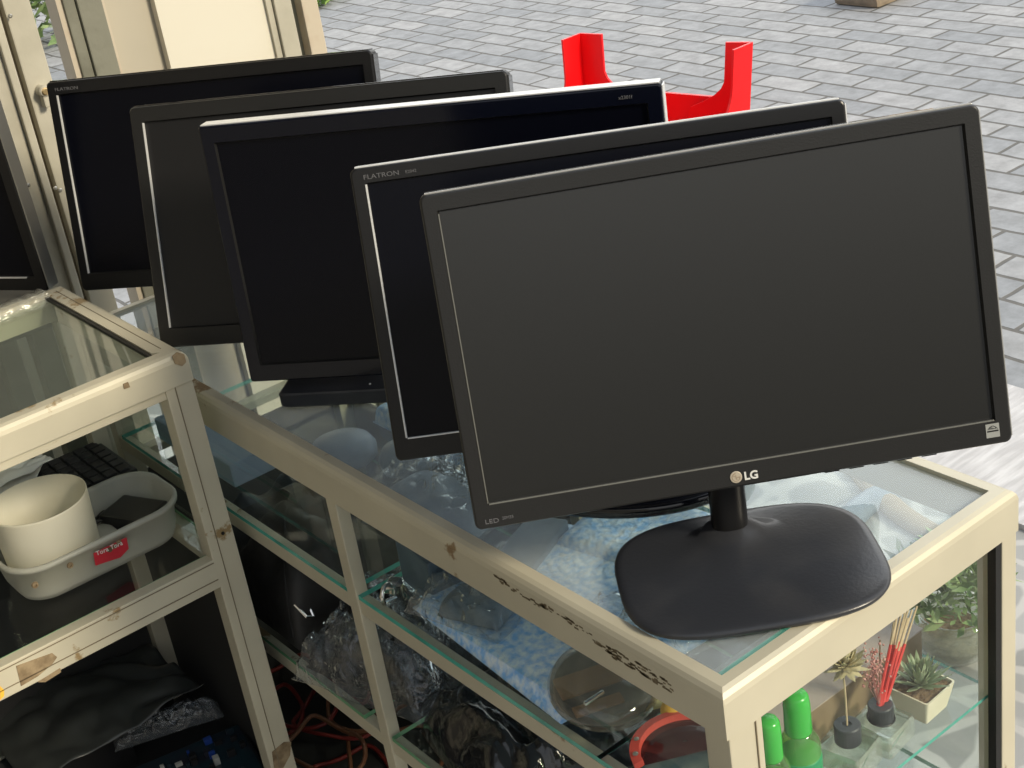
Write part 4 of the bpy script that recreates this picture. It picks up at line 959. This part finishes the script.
obj('flower_head', petals(60, tip+Vector((.003, 0, .002)), .0205, .0034, (R(-35), R(80)), .25, 3), M['dried'], fl)
# red sticks with berries
rs = thing('red_reeds', 'bundle of red diffuser sticks with dusky dried sprigs', 'sticks', (d2.x, .738, SE+hb2+.01))
b0 = Vector((d2.x, .738, SE+hb2+.014)); random.seed(9)
for k, (px, py) in enumerate(((905, 612), (899, 606), (911, 600), (917, 606), (894, 622), (903, 606), (908, 618), (897, 616), (912, 610), (880, 640), (872, 650))):
    t_ = aty(px, py, .742+.0025*k); b_ = b0+Vector((random.uniform(-.003, .004), random.uniform(-.003, .003), 0)); mid = b_.lerp(t_, .62)
    bm = BM(); tube(bm, [b_, mid], .0015, 6); sk = obj('red_stick', bm, M['redstick'] if k < 9 else M['wood'], rs)
    bm = BM(); tube(bm, [mid, t_], .0010, 6); obj('pale_end', bm, M['wood'], sk)
bm = BM(); cen = aty(873, 668, .744)
for k in range(150):
    d = Vector((random.gauss(0, .0065), random.gauss(0, .006), random.gauss(0, .014))); r0 = random.uniform(.0007, .0017)
    bmesh.ops.create_icosphere(bm, subdivisions=1, radius=r0, matrix=Matrix.Translation(cen+d))
for k in range(12):
    e_ = cen+Vector((random.gauss(0, .008), random.gauss(0, .006), random.uniform(-.004, .024))); tube(bm, [b0, b0.lerp(e_, .5)+Vector((random.gauss(0, .002), 0, 0)), e_], .0004, 4)
obj('dried_sprigs', bm, M['pinkberry'], rs)['kind'] = 'stuff'
# white pot with succulent
pr_ = aty(920, 710, .735); R_ = aty(956, 683, .760); L__ = aty(893, 697, .775)
pt = thing('succulent_pot', 'cream square pot holding a spiky green succulent', 'potted plant', (.935, .765, SE), R(20))
pc = (Vector((R_.x, R_.y, 0))+Vector((L__.x, L__.y, 0)))/2; pc = Vector((.9330, .7390, SE)); pt.location = pc; pt.rotation_euler.z = R(3)
hp = max(.030, pr_.z-SE+.002)
bm = BM(); s_ = .047
loopfaces(bm, [[(a*k, b*k, z) for a, b in rrect(s_, s_, .003, 4)] for k, z in ((.74, 0), (.76, .001), (1, hp), (.93, hp), (.90, hp-.006))], True, True); obj('pot_body', bm, M['pot'], pt, world=False)
bm = BM(); loopfaces(bm, [[(a*k, b*k, z) for a, b in rrect(s_, s_, .003, 4)] for k, z in ((.915, hp-.005), (.90, hp-.003), (.5, hp-.001))], False, True); obj('soil', bm, M['soil'], pt, world=False)
obj('succulent', petals(58, (0, 0, hp-.002), .031, .0030, (R(14), R(84)), .10, 5), M['leaf'], pt, world=False)
# plant in a glass bowl on the flagstones beyond the case
gb = atz(953, 652, 0)
vp = thing('plant_bowl', 'leafy plant in a round glass bowl on the flagstones beyond the case', 'potted plant', gb)
bm = BM(); lathe(bm, [(.035, 0), (.055, .012), (.068, .045), (.062, .075), (.056, .085), (.053, .085), (.060, .072), (.064, .045), (.052, .014), (.002, .004)], seg=36, cap=False); obj('bowl', bm, M['clearbottle'], vp, world=False, smooth=True)
bm = BM(); lathe(bm, [(.045, .010), (.058, .030), (.055, .045), (.002, .05)], seg=28); obj('gravel', bm, M['soil'], vp, world=False)
bm = foliage(560, 0, 0, .085, .085, .085, .032, .085)
bmesh.ops.translate(bm, vec=(0, 0, .012), verts=bm.verts); obj('leaves', bm, M['leaf2'], vp, world=False)
# curved bands lying on the flagstones, seen through the top glass
def band(px, m, label, rad=.03, nm='curved_hose'):
    P0 = [atz(a, b, 0) for a, b in px]; pts = []
    for i in range(len(P0)-1):
        for k in range(4): pts.append(P0[i].lerp(P0[i+1], k/4))
    pts.append(P0[-1])
    for _ in range(3): pts = [pts[0]]+[(pts[i-1]+pts[i]*2+pts[i+1])/4 for i in range(1, len(pts)-1)]+[pts[-1]]
    bm = BM(); tube(bm, [(p.x, p.y, rad*.6) for p in pts], rad, 12)
    for v in bm.verts: v.co.z = max(.002, v.co.z*.6)
    tag(obj(nm, bm, M[m], smooth=True), label, 'hose')
band([(838, 565), (841, 540), (852, 520), (870, 506), (888, 496), (902, 478)], 'blue_box', 'slate blue curved hose on the flagstones, seen through the glass top')
band([(838, 452), (858, 472), (880, 500), (905, 522), (945, 545)], 'kraft', 'brown curved hose crossing the slate blue one', .025)


# ------------------------------------------------------------------ light
w = bpy.data.worlds.new('sky'); sc.world = w; w.use_nodes = True; nt = w.node_tree; nt.nodes.clear()
out = nt.nodes.new('ShaderNodeOutputWorld'); bg = nt.nodes.new('ShaderNodeBackground'); nt.links.new(bg.outputs[0], out.inputs[0])
tc = nt.nodes.new('ShaderNodeTexCoord'); sp = nt.nodes.new('ShaderNodeSeparateXYZ'); rp_ = nt.nodes.new('ShaderNodeValToRGB')
nt.links.new(tc.outputs['Generated'], sp.inputs[0]); nt.links.new(sp.outputs[2], rp_.inputs[0]); nt.links.new(rp_.outputs[0], bg.inputs[0])
e = rp_.color_ramp.elements; e[0].position = 0; e[0].color = (.12, .12, .115, 1); e[1].position = .9; e[1].color = (.78, .87, 1, 1)
x = rp_.color_ramp.elements.new(.11); x.color = (.34, .34, .33, 1)
x = rp_.color_ramp.elements.new(.27); x.color = (1.15, 1.15, 1.12, 1)
vm = nt.nodes.new('ShaderNodeVectorMath'); vm.operation = 'DOT_PRODUCT'; vm.inputs[1].default_value = (.62, .78, 0); nt.links.new(tc.outputs['Generated'], vm.inputs[0])
mr = nt.nodes.new('ShaderNodeMapRange'); mr.inputs['From Min'].default_value = -.2; mr.inputs['From Max'].default_value = 1; mr.inputs['To Min'].default_value = .75; mr.inputs['To Max'].default_value = 2.6
nt.links.new(vm.outputs['Value'], mr.inputs['Value']); nt.links.new(mr.outputs[0], bg.inputs[1])
def sun(name, d, en, col, ang):
    l = bpy.data.lights.new(name, 'SUN'); l.energy = en; l.color = col; l.angle = ang
    o = bpy.data.objects.new(name, l); COL.objects.link(o); o.rotation_euler = Vector(d).to_track_quat('-Z', 'Y').to_euler()
sun('sun', (-.35, 1.0, -.62), 3.9, (1, .88, .67), .22)
vs = sc.view_settings; vs.view_transform = 'Standard'; vs.look = 'None'; vs.gamma = 1; vs.use_curve_mapping = False; vs.exposure = 0
sc.cycles.transparent_max_bounces = 32
